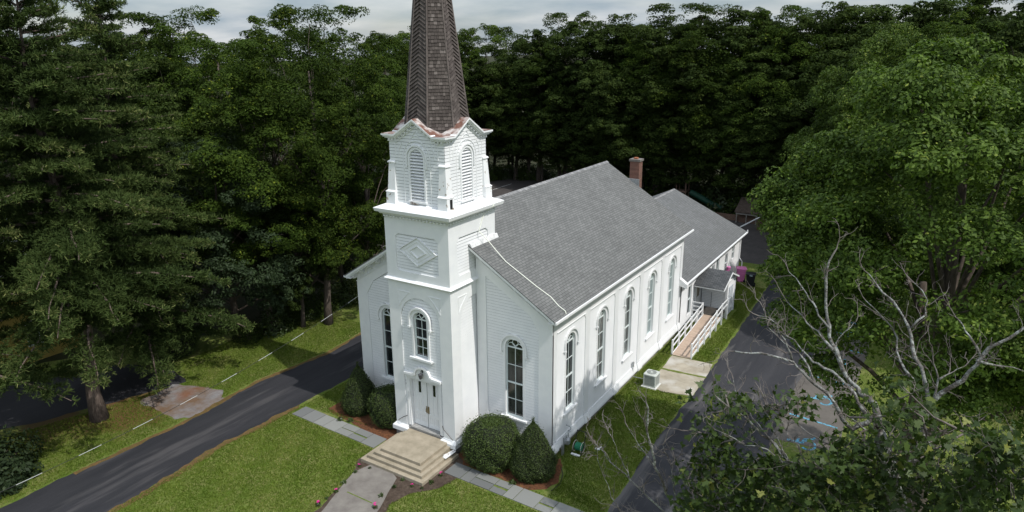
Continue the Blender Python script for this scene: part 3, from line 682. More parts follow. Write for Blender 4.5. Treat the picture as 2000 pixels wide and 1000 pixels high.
# --- tower
def tower_face(F, hw_, umax, win, front):
    """lower stage with arched recess, upper stage with sunk panel"""
    bd = MB(); tr = MB(); ar = 1.2
    zs, zt = 6.42, 8.34
    zb = 3.5 if front else .5
    clip = lambda v: min(v, umax)
    uc = 0.0
    def hi(z):
        h = ar if z < zs else math.sqrt(max(0, ar*ar-(z-zs)**2)); return clip(uc+h)
    def lo(z):
        h = ar if z < zs else math.sqrt(max(0, ar*ar-(z-zs)**2)); return uc-h
    clap(bd, F, holes(lo, hi, win), .5, zs+ar, d=-.07)
    if front: pass
    clip2 = lambda p: [(min(u, umax), z) for u, z in p]
    tr.fbox(F, -hw_, -ar, .45, zs, -.12, 0)
    if umax > ar: tr.fbox(F, ar, min(hw_, umax), .45, zs, -.12, 0)
    A = arc(0, zs, ar, 180, 0, 18)
    top = [(-hw_, zs)]+[(-hw_+(2*hw_)*k/18, zt) for k in range(1, 18)]+[(hw_, zs)]
    top[0] = (-hw_, zs)
    # spandrels as strips between arc and the top edge
    outer = []
    for (u, z) in A:
        ang = math.atan2(z-zs, u)
        c, s_ = math.cos(ang), math.sin(ang)
        k = min(hw_/abs(c) if abs(c) > 1e-6 else 1e9, (zt-zs)/s_ if s_ > 1e-6 else 1e9)
        outer.append((k*c, zs+k*s_))
    for k in range(18):
        q = [A[k], A[k+1], outer[k+1], outer[k]]
        if k in (7, 10): pass
        # insert the corner of the rectangle
        if abs(outer[k][0]) >= hw_-1e-6 and outer[k+1][1] >= zt-1e-6 and outer[k][1] < zt-1e-6:
            q = [A[k], A[k+1], outer[k+1], (-hw_, zt), outer[k]]
        if abs(outer[k+1][0]) >= hw_-1e-6 and outer[k][1] >= zt-1e-6 and outer[k+1][1] < zt-1e-6:
            q = [A[k], A[k+1], outer[k+1], (hw_, zt), outer[k]]
        q = clip2(q)
        if max(u for u, z in q)-min(u for u, z in q) < 1e-3: continue
        tr.prism(F, q[::-1], -.12, 0)
    # raised spandrel triangles
    for s_ in (-1, 1):
        a = [(s_*1.28, zs+.62), (s_*1.30, zs+1.42), (s_*.58, zs+1.42), (s_*.86, zs+1.16), (s_*1.1, zs+.9)]
        if s_ > 0 and umax < 1.3: continue
        for i in range(len(a)):
            p, q = a[i], a[(i+1) % len(a)]
            d = (q[0]-p[0], q[1]-p[1]); L = math.hypot(*d); n = (-d[1]/L*.02, d[0]/L*.02)
            tr.prism(F, [(p[0]-n[0], p[1]-n[1]), (q[0]-n[0], q[1]-n[1]), (q[0]+n[0], q[1]+n[1]), (p[0]+n[0], p[1]+n[1])], -.01, .018+.002*i)
    # upper stage
    pz0, pz1, pu = 8.88, 10.72, 1.27
    tr.fbox(F, -hw_, hw_, 8.47, pz0, -.12, 0); tr.fbox(F, -hw_, hw_, pz1, 11.75, -.12, 0)
    tr.fbox(F, -hw_, -pu, pz0, pz1, -.12, 0); tr.fbox(F, pu, hw_, pz0, pz1, -.12, 0)
    for su in (-1, 1):
        for zz, sz in ((pz0, 1), (pz1, -1)):
            pl = [(su*pu, zz), (su*(pu-.2), zz), (su*pu, zz+sz*.14)]
            if su*sz < 0: pl = pl[::-1]
            tr.prism(F, pl[::-1], -.10, -.002)
    clap(bd, F, lambda z: [(-pu, pu)], pz0, pz1, d=-.07)
    return bd, tr
b1, t1 = tower_face(TF, TH, 9, [(0.0, .42, 4.50, 6.50)], True)
# door opening cut: boards below the door head are replaced by jamb strips
bd = MB(); DW = 1.02
def front_spans(z):
    h = 1.2 if z < 6.42 else math.sqrt(max(0, 1.44-(z-6.42)**2))
    iv = holes(lambda z: -h, lambda z: h, [(0.0, .42, 4.5, 6.5)])(z)
    if z < 3.42: iv = [(-h, -DW), (DW, h)]
    return iv
clap(bd, TF, front_spans, .5, 7.62, d=-.07)
clap(bd, TF, lambda z: [(-1.27, 1.27)], 8.88, 10.72, d=-.07)
bd.build('tower_clapboards', [M['board'], M['lap_shade_dirt']], CH); t1.build('tower_trim', M['paint'], CH)
for F, um in ((TR, .248), (TL, 1.9)):
    b_, t_ = tower_face(F, TH-.1205, 9, [], False)
    b_.build('tower_clapboards', [M['board'], M['lap_shade_dirt']], CH); t_.build('tower_trim', M['paint'], CH)
mb = MB(); mb.fbox(TB, -TH, TH, 8.3, 11.75, -.12, -.001); mb.build('tower_rear_wall', M['board'], CH)
mb = MB(); mb.box(-TH+.35, TH-.35, TC-TH+.5, TC+TH-.3, .1, 11.5); mb.build('dark_tower_interior', M['dark'], CH)
for x0, x1 in ((-TH-.02, -1.14), (1.14, TH+.02)):
    y0 = TC-TH; mb = MB()
    mb.frustum((x0-.12, x1+.10, y0-.17, y0+.5), .1, (x0-.12, x1+.10, y0-.17, y0+.5), .32)
    mb.frustum((x0-.12, x1+.10, y0-.17, y0+.5), .32, (x0-.0, x1+.01, y0-.02, y0+.5), .46)
    mb.build('tower_base', M['paint'], CH)
mb = MB()
mb.frustum((TH-.1, TH+.14, y0+.501, -.02), .1, (TH-.1, TH+.14, y0+.501, -.02), .3); mb.frustum((TH-.1, TH+.14, y0+.501, -.02), .3, (TH-.1, TH+.02, y0+.501, -.02), .46)
mb.build('tower_base', M['paint'], CH)
mb = MB()
mb.frustum((-TH-.14, -TH+.1, y0+.501, -.02), .1, (-TH-.14, -TH+.1, y0+.501, -.02), .3); mb.frustum((-TH-.14, -TH+.1, y0+.501, -.02), .3, (-TH-.02, -TH+.1, y0+.501, -.02), .46)
mb.build('tower_base', M['paint'], CH)
mb = MB()
R4 = lambda h: (-h, h, TC-h, TC+h)
mb.frustum(R4(TH+.03), 8.30, R4(TH+.06), 8.36); mb.frustum(R4(TH+.13), 8.36, R4(TH+.15), 8.40); mb.frustum(R4(TH+.15), 8.401, R4(TH+.01), 8.50)
mb.build('string_course', M['paint'], CH)
mb = MB()
mb.frustum(R4(TH+.02), 11.56, R4(TH+.05), 11.62); mb.frustum(R4(TH+.14), 11.62, R4(TH+.2), 11.74); mb.frustum(R4(TH+.31), 11.741, R4(TH+.35), 11.90)
mb.frustum(R4(TH+.35), 11.901, R4(1.6), 12.17)
for F in (TF, TR, TL, TB):
    for k in range(-9, 10):
        mb.fbox(F, k*.2-.05, k*.2+.05, 11.5, 11.555, 0, .12)
cs = mb.build('cornice_shelf', M['paint'], CH)
# diamond
dm = MB(); cx, cz = .04, 9.95
def dia(s_): return [(cx-1.16*s_, cz), (cx, cz-.72*s_), (cx+1.16*s_, cz), (cx, cz+.72*s_)]
def ringd(s0, s1, d0, d1):
    a, b = dia(s0), dia(s1)
    dm.strip(TF, a, b, d0, d1, closed=True)
dm.prism(TF, dia(.9), -.06, -.03); ringd(1.0, .93, -.06, .02); ringd(.72, .68, -.03, -.01); ringd(.45, .38, -.03, .02)
dm.build('diamond_ornament', M['paint'], CH)
window(TF, 0.0, .42, 4.50, 6.50, 5.52, 2, M['glass'], name='tower_window', sillw=.27, drop=.35, rec=.16)
# door
dr = MB(); y0 = .50
for s_ in (-1, 1):
    dr.fbox(TF, *sorted((s_*DW, s_*(DW-.10))), y0, 3.38, -.42, -.05)
    dr.fbox(TF, *sorted((s_*(DW+.0), s_*(DW+.10))), y0, 3.30, -.05, -.02)
dr.fbox(TF, -DW+.1, DW-.1, 3.20, 3.38, -.42, -.05)
a = [(DW+.14, 3.42), (.55, 3.44)]+[(.50+.0*k, 3.50) for k in range(1)]+arc(0, 3.5, .44, 0, 180, 12)+[(-.50, 3.50), (-.55, 3.44), (-DW-.14, 3.42)]
b = [(DW+.14, 3.54), (.62, 3.57)]+[(.58, 3.62)]+arc(0, 3.52, .52, 10, 170, 12)+[(-.58, 3.62), (-.62, 3.57), (-DW-.14, 3.54)]
dr.strip(TF, a, b, -.06, .10)
dr.prism(TF, [(-DW-.1, 3.28), (DW+.1, 3.28), (DW+.1, 3.42), (.5, 3.44)]+arc(0, 3.5, .43, 0, 180, 12)+[(-.5, 3.44), (-DW-.1, 3.42)], -.06, .0)
dc = dr.build('door_surround', M['paint'], CH)
for s_ in (-1, 1):
    m_ = MB(); a0, a1 = (s_*.015, s_*(DW-.115)) if s_ > 0 else (s_*(DW-.115), s_*.015)
    m_.fbox(TF, a0, a1, y0+.02, 3.19, -.36, -.31)
    # rails, stiles
    wpl = a1-a0; st = .085
    us = [a0+st+(wpl-2*st+.07)*k/3 for k in range(3)]; pw = (wpl-2*st+.07)/3-.07
    m_.fbox(TF, a0, a1, y0+.02, y0+.22, -.31, -.285); m_.fbox(TF, a0, a1, 1.15, 1.32, -.31, -.285); m_.fbox(TF, a0, a1, 3.08, 3.19, -.31, -.285)
    for zz0, zz1 in ((y0+.22, 1.15), (1.32, 3.08)):
        m_.fbox(TF, a0, a0+st, zz0, zz1, -.31, -.285); m_.fbox(TF, a1-st, a1, zz0, zz1, -.31, -.285)
        for k in (1, 2): m_.fbox(TF, us[k]-.07, us[k], zz0, zz1, -.31, -.285)
    for u_ in us: m_.fbox(TF, u_+.03, u_+pw-.03, y0+.30, 1.07, -.31, -.295)
    leaf = m_.build('door_leaf', M['paint'], CH)
    p_ = MB(); p_.fbox(TF, us[1]+.035, us[1]+pw-.035, 2.40, 3.0, -.31, -.28); p_.build('door_light', M['glass'], leaf)
    h_ = MB(); h_.fbox(TF, *sorted((s_*.03, s_*.10)), 1.32, 1.72, -.285, -.272)
    h_.tube([TF.p(s_*.065, 1.62, -.27), TF.p(s_*.065, 1.60, -.20), TF.p(s_*.065, 1.44, -.20), TF.p(s_*.065, 1.42, -.27)], .012, 6)
    h_.build('handle', M['brass'], leaf)
m_ = MB(); m_.fbox(TF, -.014, .014, y0+.02, 3.19, -.36, -.29); m_.build('door_gap', M['dark'], dc)
m_ = MB()
for k in range(16):
    u0_ = -DW+.10+(2*DW-.2)*k/16
    m_.fbox(TF, u0_+.004, u0_+(2*DW-.2)/16-.004, .42, .498, -.42, .06)
m_.fbox(TF, -1.15, 1.15, .34, .42, -.42, .03)
m_.build('threshold', M['plank'], CH)
# lantern over the door
m_ = MB(); m_.tube([TF.p(.0, 3.83, 0), TF.p(0, 3.86, .14), TF.p(0, 3.74, .16)], .014, 6)
m_.tube([TF.p(0, 3.42, .16), TF.p(0, 3.46, .16), TF.p(0, 3.64, .16), TF.p(0, 3.70, .16), TF.p(0, 3.76, .16)], [.03, .075, .115, .13, .02], 6)
m_.fbox(TF, -.05, .05, 3.72, 3.95, 0, .02)
m_.build('lantern', mat('dark_lantern', (.05, .05, .055), .3, spec=.8), CH)
# house number: three digits standing one above the other on the left strip
def digits(txt, F, u, z, h, d, m, parent):
    for i, c in enumerate(txt):
        cu = bpy.data.curves.new('number', 'FONT'); cu.body = c; cu.size = h*1.35; cu.extrude = .006; cu.align_x = 'CENTER'
        o = bpy.data.objects.new('t', cu); COL.objects.link(o)
        dg = bpy.context.evaluated_depsgraph_get(); me = bpy.data.meshes.new_from_object(o.evaluated_get(dg))
        COL.objects.unlink(o); bpy.data.objects.remove(o)
        mm = Matrix(((F.u[0], 0, F.n[0], 0), (F.u[1], 0, F.n[1], 0), (0, 1, 0, 0), (0, 0, 0, 1)))
        p = F.p(u, z-i*h*1.15, d); me.transform(Matrix.Translation(Vector(p))@mm)
        me.materials.clear(); me.materials.append(m)
        link(bpy.data.objects.new('house_number', me), parent)
digits('681', TF, -1.11, 2.95, .15, -.035, M['iron'], CH)
# short metal rods by the door
for s_, pts in ((-1, [(-1.72, .62, .05), (-1.3, .95, .12), (-1.14, 1.02, .0)]), (1, [(1.12, 1.10, .0), (1.25, .98, .08), (1.78, .52, .05)])):
    m_ = MB(); m_.tube([TF.p(*p) for p in pts], .017, 6); m_.build('grab_rail', M['iron'], CH)

# --- belfry
BH = 1.6; BC = TC; ccx = .03
BFs = [Fr(ccx, BC-BH, 1, 0), Fr(ccx+BH, BC, 0, 1), Fr(ccx-BH, BC, 0, -1), Fr(ccx, BC+BH, -1, 0)]
PK, EV = 16.08, 15.36
pathz = [(-BH, EV-.12), (-1.1, EV-.12), (0, PK-.12), (1.1, EV-.12), (BH, EV-.12)]
for F in BFs:
    mb = MB(); lr = .40; zb_, zs_ = 12.32, 14.32
    def tp(z):
        if z < EV-.12: return BH
        return 1.1*(PK-.12-z)/(PK-EV)
    clap(mb, F, holes(lambda z: -tp(z), lambda z: tp(z), [(0, lr, zb_, zs_)]), 12.17, PK-.13, pitch=.15, lip=.012)
    mb.build('belfry_boards', [M['board'], M['lap_shade_dirt']], CH)
    cv = MB(); n = 14
    cv.strip(F, [(lr, zb_)]+arc(0, zs_, lr, 0, 180, n)+[(-lr, zb_)], [(lr+.09, zb_)]+arc(0, zs_, lr+.09, 0, 180, n)+[(-lr-.09, zb_)], -.25, .05)
    cv.strip(F, [(lr+.13, zs_-.45)]+arc(0, zs_, lr+.13, 0, 180, n)+[(-lr-.13, zs_-.45)], [(lr+.20, zs_-.45)]+arc(0, zs_, lr+.20, 0, 180, n)+[(-lr-.20, zs_-.45)], 0, .085)
    cv.strip(F, [(lr+.36, 12.2)]+arc(0, zs_, lr+.36, 0, 180, n)+[(-lr-.36, 12.2)], [(lr+.39, 12.2)]+arc(0, zs_, lr+.39, 0, 180, n)+[(-lr-.39, 12.2)], 0, .03)
    cv.strip(F, arc(0, 14.95, .36, 40, 140, 8, ry=.36), arc(0, 14.95, .39, 40, 140, 8, ry=.39), 0, .03)
    cv.strip(F, [(.16, 15.34), (0, 15.5), (-.16, 15.34)], [(.16, 15.37), (0, 15.535), (-.16, 15.37)], 0, .031)
    for s_ in (-1, 1):
        cv.strip(F, [(s_*1.02, 14.3), (s_*.98, 14.7), (s_*.82, 14.98)], [(s_*1.05, 14.3), (s_*1.01, 14.71), (s_*.85, 15.0)], 0, .03)
        cv.strip(F, [(s_*1.22, 14.3), (s_*1.22, 14.95), (s_*1.04, 14.95)], [(s_*1.25, 14.3), (s_*1.25, 14.98), (s_*1.04, 14.98)], 0, .028)
    cv.fbox(F, -lr-.14, lr+.14, zb_-.08, zb_, -.25, .1)
    cas = cv.build('louvre_frame', M['paint'], CH)
    bk = MB(); bk.prism(F, [(-lr, zb_), (lr, zb_)]+arc(0, zs_, lr, 0, 180, n), -.3, -.26); bk.build('louvre_backing', M['dark'], cas)
    z = zb_+.02
    lv = MB()
    while z < zs_+lr-.08:
        zz = z+.05
        h = lr if zz < zs_ else math.sqrt(max(0.0, lr*lr-(zz-zs_)**2))
        lv.hexa([F.p(-h, z, .02), F.p(h, z, .02), F.p(h, z+.10, -.18), F.p(-h, z+.10, -.18), F.p(-h, z+.03, .02), F.p(h, z+.03, .02), F.p(h, z+.13, -.18), F.p(-h, z+.13, -.18)])
        z += .142
    lv.build('louvre_slats', M['paint'], cas)
    # cornice following the gable
    cn = MB(); front = F in (BFs[0], BFs[3])
    pr = .26
    def band(t0, t1, d1, e):
        up = [(-BH-e, EV-t0), (-1.1-.02, EV-t0), (0, PK-t0), (1.12, EV-t0), (BH+e, EV-t0)]
        dn = [(-BH-e, EV-t1), (-1.1, EV-t1), (0, PK-t1), (1.1, EV-t1), (BH+e, EV-t1)]
        cn.strip(F, dn, up, -.05 if not front else -.05, d1)
    for t0, t1, d1 in ((.0, .075, pr), (.076, .14, pr-.05), (.141, .2, pr-.12), (.30, .35, .05)):
        e = d1 if front else -.051
        band(t0, t1, d1, e)
    dn = cn
    for k in range(-8, 9):
        if k == 0: continue
        u = k*.19; zt = (EV if abs(u) > 1.1 else PK-(PK-EV)*abs(u)/1.1)-.205
        dn.fbox(F, u-.045, u+.045, zt-.08, zt+.0, 0, .11)
    cc = cn.build('gable_cornice', M['paint'], CH)
# corner buttresses
for sx in (-1, 1):
    for sy in (-1, 1):
        x, y = ccx+sx*BH, BC+sy*BH
        def rect(inn, outn):
            xs = sorted((x-sx*inn, x+sx*outn)); ys = sorted((y-sy*inn, y+sy*outn)); return (xs[0], xs[1], ys[0], ys[1])
        mb = MB()
        mb.frustum(rect(.34, .20), 12.06, rect(.34, .19), 12.66); mb.frustum(rect(.34, .22), 12.66, rect(.33, .13), 12.74)
        mb.frustum(rect(.33, .13), 12.74, rect(.30, .05), 14.02); mb.frustum(rect(.33, .10), 14.02, rect(.33, .10), 14.07); mb.frustum(rect(.33, .10), 14.07, rect(.31, .005), 14.14)
        bt = mb.build('buttress', M['peel'], CH)
        if sx > 0 and sy < 0:
            mb = MB(); mb.box(x+.195, x+.206, y+.02, y+.2, 12.14, 12.58); o = mb.build('rotted_hole', M['dark'], bt)
# broken boards at the foot of the front louvre
mb = MB(); F = BFs[0]
mb.prism(F, [(-.42, 12.16), (.1, 12.17), (-.05, 12.24), (-.3, 12.30), (-.42, 12.26)], .101, .125)
mb.build('rotted_sill', mat('rotten_wood', (.09, .06, .04), .9, col2=(.5, .48, .45), scale=12), CH)
# metal roof between the gables
mb = MB(); n = 44; E = BH+.25
def hz(x, y):
    g = lambda t: (PK-(PK-EV)*min(abs(t), 1.1)/1.1)
    c = .0
    return max(g(x), g(y))+.012
idx = {}
for i in range(n+1):
    for j in range(n+1):
        x = -E+2*E*i/n; y = -E+2*E*j/n
        idx[i, j] = len(mb.v); mb.v.append((ccx+x, BC+y, hz(x, y)))
for i in range(n):
    for j in range(n):
        mb.f.append((idx[i, j], idx[i+1, j], idx[i+1, j+1], idx[i, j+1])); mb.m.append(0)
mb.build('belfry_roof', M['rust'], CH)
# --- spire: octagon with shingle courses; chevron courses on the faces over the gables
AP = np.array([ccx-.03, BC, 28.0]); SR0, SZ0 = 1.40, 15.78
def sr(z): return SR0*(28.0-z)/(28.0-SZ0)
sp_mb = MB(); tin = []; rnd = random.Random(5)
rb = []
t22 = math.tan(R_(22.5))
for k in range(8):
    a = R_(-90+45*k); n_ = np.array([math.cos(a), math.sin(a), 0]); u_ = np.array([-math.sin(a), math.cos(a), 0])
    slope = SR0/(28.0-SZ0)
    def SP(u, z, d): return np.array([AP[0], AP[1], z])+n_*(sr(z)+d)+u_*u
    z = SZ0-.35 if k % 2 else SZ0
    pitch = .15 if k % 2 else .172
    while z < 27.2:
        zt = z+pitch
        h0 = sr(z)*t22-.045; h1 = sr(zt)*t22-.045
        if h0 < .06: break
        if k % 2 == 1:
            u = -h0+rnd.uniform(-.1, 0)
            while u < h0:
                wd = rnd.uniform(.09, .19); a0 = max(u, -h0); a1 = min(u+wd-.008, h0)
                if a1-a0 > .02:
                    l = .028+rnd.uniform(0, .014); zz = z-rnd.uniform(0, .018)
                    f = h1/h0
                    i = len(sp_mb.v)
                    sp_mb.poly([SP(a0, zz, l), SP(a1, zz, l), SP(a1*f, zt+.02, .004), SP(a0*f, zt+.02, .004)])
                    sp_mb.poly([SP(a0, zz, 0), SP(a1, zz, 0), SP(a1, zz, l), SP(a0, zz, l)])
                    t_ = rnd.random()**1.5; tin += [t_, t_*.5]
                u += wd
        else:
            # chevron: strips rise towards the middle of the face
            rise = h0*.62
            for s_ in (-1, 1):
                m2 = 3
                for q in range(m2):
                    f0, f1 = q/m2, (q+1)/m2
                    l = .055+rnd.uniform(0, .01)
                    def PT(f, zz, d):
                        z_ = zz+rise*(1-f); return SP(s_*(sr(z_)*t22-.045)*f, z_, d)
                    zb_ = z-rise*.0
                    P = [PT(f0, zb_, l), PT(f1, zb_, l), PT(f1, zb_+pitch+.02, .004), PT(f0, zb_+pitch+.02, .004)]
                    Q = [PT(f0, zb_, 0), PT(f1, zb_, 0), PT(f1, zb_, l), PT(f0, zb_, l)]
                    if s_ < 0: P = P[::-1]; Q = Q[::-1]
                    sp_mb.poly(P); sp_mb.poly(Q); t_ = rnd.random()**1.3*.8; tin += [t_, t_*.5]
        z = zt
    # core face behind the shingles
    sp_mb.poly([SP(-sr(15.3)*t22, 15.3, -.01), SP(sr(15.3)*t22, 15.3, -.01), AP-n_*.01]); tin.append(0.05)
    c0 = np.array([AP[0], AP[1], 15.3])+n_*(sr(15.3)+.02)+u_*sr(15.3)*t22
    rb.append((c0, AP.copy()))
spo = sp_mb.build('spire', M['shingle'], CH)
at_ = spo.data.attributes.new('tint', 'FLOAT', 'FACE'); at_.data.foreach_set('value', tin)
for c0, ap in rb:
    m_ = MB(); m_.tube([c0, c0*.5+ap*.5, ap], [.052, .042, .03], 6); m_.build('hip_board', M['rib'], spo)
# white service cable down the tower and over the roof
def cable(name, pts, r, mats, label=None, cat=None, parent=None, seg=None):
    m_ = MB()
    if seg:
        for i in range(len(pts)-1): m_.tube(pts[i:i+2], r, 5, 1 if (i % seg[0]) < seg[1] else 0)
    else: m_.tube(pts, r, 6)
    o = m_.build(name, mats, parent)
    if label: tag(o, label, cat)
    return o
zr = lambda x, k=.03: roofz(x)+k
cable('cable', [(TH+.34, 1.10, 11.99), (TH+.37, 1.0, 11.80), (TH+.1, .9, 11.6), (TH+.03, .6, 11.35), (TH+.03, .35, 10.9), (TH+.05, .2, 10.7), (2.35, .33, zr(2.35, .42)), (2.8, .42, zr(2.8, .2)), (3.3, .45, zr(3.3, .05)),
                (4.1, .55, zr(4.1)), (4.9, .62, zr(4.9)), (5.6, .75, zr(5.6)), (6.1, .62, zr(6.1)), (6.45, .62, zr(6.45, .06)), (6.62, .52, 7.05)], .022, M['cable_white'], parent=CH)
mb = MB(); mb.box(TH+.0, TH+.30, -.42, 1.70, zr(TH)-.25, zr(TH)-.02)
mb = MB(); mb.hexa([(TH+.0, -.56, zr(1.9, .012)), (TH+.16, -.56, zr(2.06, .012)), (TH+.16, 1.75, zr(2.06, .012)), (TH+.0, 1.75, zr(1.9, .012)), (TH+.0, -.56, zr(1.9, .12)), (TH+.05, -.56, zr(1.9, .12)), (TH+.05, 1.75, zr(1.9, .12)), (TH, 1.75, zr(1.9, .12))])
mb.build('flashing', mat('white_flashing', (.62, .63, .63), .6, var=.2, scale=6), CH)
# fixed overhead line from the left corner of the nave out to the street
a = np.array([-W2-.08, -.05, 5.92]); b = np.array([-3.6, -34.0, 7.4]); pts = []
for i in range(81):
    s_ = i/80; p = a+(b-a)*s_; p[2] -= 4*s_*(1-s_)*1.75; pts.append(p)
cable('overhead_cable', pts, .010, [M['cable_dark'], M['cable_pale']], 'black and white overhead cable sagging from the left corner of the church across the lawn', 'cable', seg=(5, 2))

# ================================================================== FRONT STEPS
ST = thing('concrete_steps', 'wide concrete steps below the double front door of the church', 'steps', (.2, -3.6, GZ))
Y0 = TC-TH-.04
for i, (x0, x1, yf, z0, z1) in enumerate([(-1.78, 2.12, -5.02, GZ, -.13), (-1.52, 1.91, -4.80, -.13, .03), (-1.26, 1.70, -4.60, .03, .19), (-1.0, 1.50, -4.38, .19, .35)]):
    m_ = MB(); m_.box(x0, x1, yf, Y0, z0-(.1 if i == 0 else 0), z1)
    o = m_.build('landing' if i == 3 else 'step', M['concrete'], ST)
    bv = o.modifiers.new('b', 'BEVEL'); bv.width = .018; bv.segments = 2
m_ = MB(); p = G(880, 893, .1)
m_.hexa([(1.78, -3.05, .036), (2.0, -3.1, .036), (2.05, -2.3, .036), (1.9, -2.3, .036), (1.78, -3.05, .06), (2.0, -3.1, .07), (2.05, -2.3, .06), (1.9, -2.3, .06)])
m_.hexa([(1.74, -2.95, .073), (1.82, -2.98, .073), (1.98, -2.35, .085), (1.9, -2.34, .085), (1.74, -2.95, .09), (1.82, -2.98, .09), (1.98, -2.35, .10), (1.9, -2.34, .10)])
tag(m_.build('fallen_board', M['peel'], None), 'broken white board lying on the right end of the front steps', 'board')

# ================================================================== ANNEX
AX = 6.30; AE = 6.63; AEZ = 3.60; AYR = 34.0; ARZ = 6.72; AXM = -.1
AN = thing('church_annex', 'lower white annex with grey shingled gable roof behind the church', 'annex', (0, LN, GZ))
FA = Fr(AX-.08, LN, 0, 1)
ws = [(20.1-LN, .55, 2.75, .38), (25.7-LN, 1.2, 2.75, .34), (26.9-LN, .95, 2.95, .36), (29.4-LN, .95, 2.75, .36), (31.4-LN, 1.75, 2.85, .34)]
mb = MB()
def asp(z):
    iv = [(0.02, AYR-.5-LN)]
    for c, z0, z1, h in ws:
        if z0 < z < z1:
            nv = []
            for s_, e in iv:
                if s_ < c-h and e > c+h: nv += [(s_, c-h), (c+h, e)]
                else: nv.append((s_, e))
            iv = nv
    return iv
clap(mb, FA, asp, .0, 3.35, pitch=.15, lip=.026)
mb.build('annex_clapboards', [M['board'], M['lap_shade_dirt']], AN)
mb = MB(); mb.box(-6.2, AX-.35, LN+.6, AYR-.55, .02, 3.3); mb.build('annex_interior', M['dark'], AN)
mb = MB(); mb.box(-6.3, AX-.1, LN+.3, AYR-.5, GZ-.2, .0); mb.build('annex_foundation', M['stone'], AN)
mb = MB(); mb.box(AX-.2, AX+.0, AYR-.62, AYR-.45, .0, 3.35); mb.box(AX-.075, AX-.02, LN, AYR-.62, 3.12, 3.35)
mb.prism(Fr(0, AYR-.5, -1, 0), [(-AX+.1, 0), (6.3, 0), (6.3, 3.3), (-AXM, ARZ-.15), (-AX+.1, 3.6)], -.1, 0)
mb.build('annex_trim', M['paint'], AN)
for c, z0, z1, h in ws:
    m_ = MB()
    for a0, a1, b0, b1 in ((c-h-.07, c-h, z0-.05, z1+.07), (c+h, c+h+.07, z0-.05, z1+.07), (c-h, c+h, z1, z1+.07), (c-h, c+h, z0-.05, z0)):
        m_.fbox(FA, a0, a1, b0, b1, -.1, .045)
    wn = m_.build('annex_window', M['paint'], AN)
    m_ = MB(); mid = (z0+z1)/2; m_.fbox(FA, c-h, c+h, mid-.035, mid+.035, -.08, -.02); m_.fbox(FA, c-h, c-h+.04, z0, z1, -.08, -.03); m_.fbox(FA, c+h-.04, c+h, z0, z1, -.08, -.03)
    m_.build('sash', M['sashpaint'], wn)
    m_ = MB(); m_.fbox(FA, c-h, c+h, z0, z1, -.1, -.085); m_.build('pane', M['glass'], wn)
ar = gable_roof('annex_roof', AE, AEZ, ARZ, LN-.0, AYR, .06, M['roof_annex'], AN, xm=AXM)
mb = MB(); mb.box(AE-.01, AE+.10, LN+.0, AYR-.02, AEZ-.13, AEZ-.03); mb.box(AX-.02, AE-.012, LN+.02, AYR-.03, AEZ-.17, AEZ-.13)
mb.tube([(AE+.04, AYR-.02, AEZ-.1), (AE+.04, AYR+.06, AEZ-.1), (AE+.04, AYR+.06, AEZ+.12)], .05, 6)
mb.build('gutter', M['paint'], ar)
mb = MB()
y = LN+.05
while y < AYR-.2:
    for s_ in (1, -1):
        P = [(AXM, y, ARZ+.028), (AXM+s_*.16, y, ARZ+.02-.46*.16), (AXM+s_*.16, y+.26, ARZ+.01-.46*.16), (AXM, y+.26, ARZ+.018)]
        mb.poly(P if s_ > 0 else P[::-1])
    y += .26
mb.build('ridge_cap', M['ridge'], ar)
mb = MB()
mb.prism(Fr(0, AYR-.5, -1, 0), [(-AE, AEZ-.2), (-AXM, ARZ-.2), (-AXM, ARZ-.07), (-AE, AEZ-.07)][::-1], .0, .48)
mb.tube([(AX+.02, AYR-.55, 3.3), (AX+.02, AYR-.5, 1.3), (AX+.25, AYR-.45, 1.0), (AX+.3, AYR-.45, -.1)], .05, 6)
mb.build('downspout', M['paint'], AN)
# flared white eave return at the front corner
mb = MB(); mb.hexa([(W2+.06, LN-.35, 3.35), (AE+.08, LN-.35, 3.2), (AE+.08, LN, 3.2), (W2+.06, LN, 3.35), (W2+.06, LN-.35, 3.86), (AE+.08, LN-.35, 3.5), (AE+.08, LN, 3.5), (W2+.06, LN, 3.86)])
mb.build('eave_return', M['paint'], AN)

# ================================================================== SIDE PORCH with closet
PX = 8.45; PY0 = 20.9; PY1 = 24.9; PYM = 22.9; PEZ = 2.55; PRZ = 3.35
PO = thing('side_porch', 'small white side porch with dark shingled gable roof at the top of the ramp', 'porch', (7.4, 23, GZ))
mb = MB(); F = Fr(0, 22.95, 1, 0)
clap(mb, F, lambda z: [(AX+.0, PX-.25)], .3, 2.6, pitch=.12)
F2 = Fr(PX-.25, 0, 0, 1)
clap(mb, F2, lambda z: [(22.85, PY1-.1)], .0, 2.5, pitch=.12)
def gsp(z):
    k = (PRZ-.12-z)/(PRZ-PEZ)*(PYM-PY0); return [(PYM-k+.05, PYM+k-.05)]
clap(mb, F2, gsp, PEZ-.05, PRZ-.15, pitch=.10)
mb.build('porch_clapboards', [M['board'], M['lap_shade_dirt']], PO)
mb = MB(); mb.box(PX-.38, PX-.22, 22.78, 22.93, GZ, 2.5); mb.box(PX-.3, PX-.2, PY1-.16, PY1-.0, GZ, 2.5)
mb.box(PX-.26, PX-.18, PY0+.05, PY1, PEZ-.16, PEZ-.04); mb.box(PX-.34, PX-.2, PY0+.1, PY0+.22, PEZ-.16, PEZ)
mb.box(AX, PX-.1, PY0+.02, PY0+.12, PEZ-.14, PEZ-.03)
mb.build('porch_trim', M['paint'], PO)
mb = MB(); mb.box(AX, PX-.28, 22.97, PY1, GZ, 2.5); mb.build('closet_body', M['board'], PO)
mb = MB()
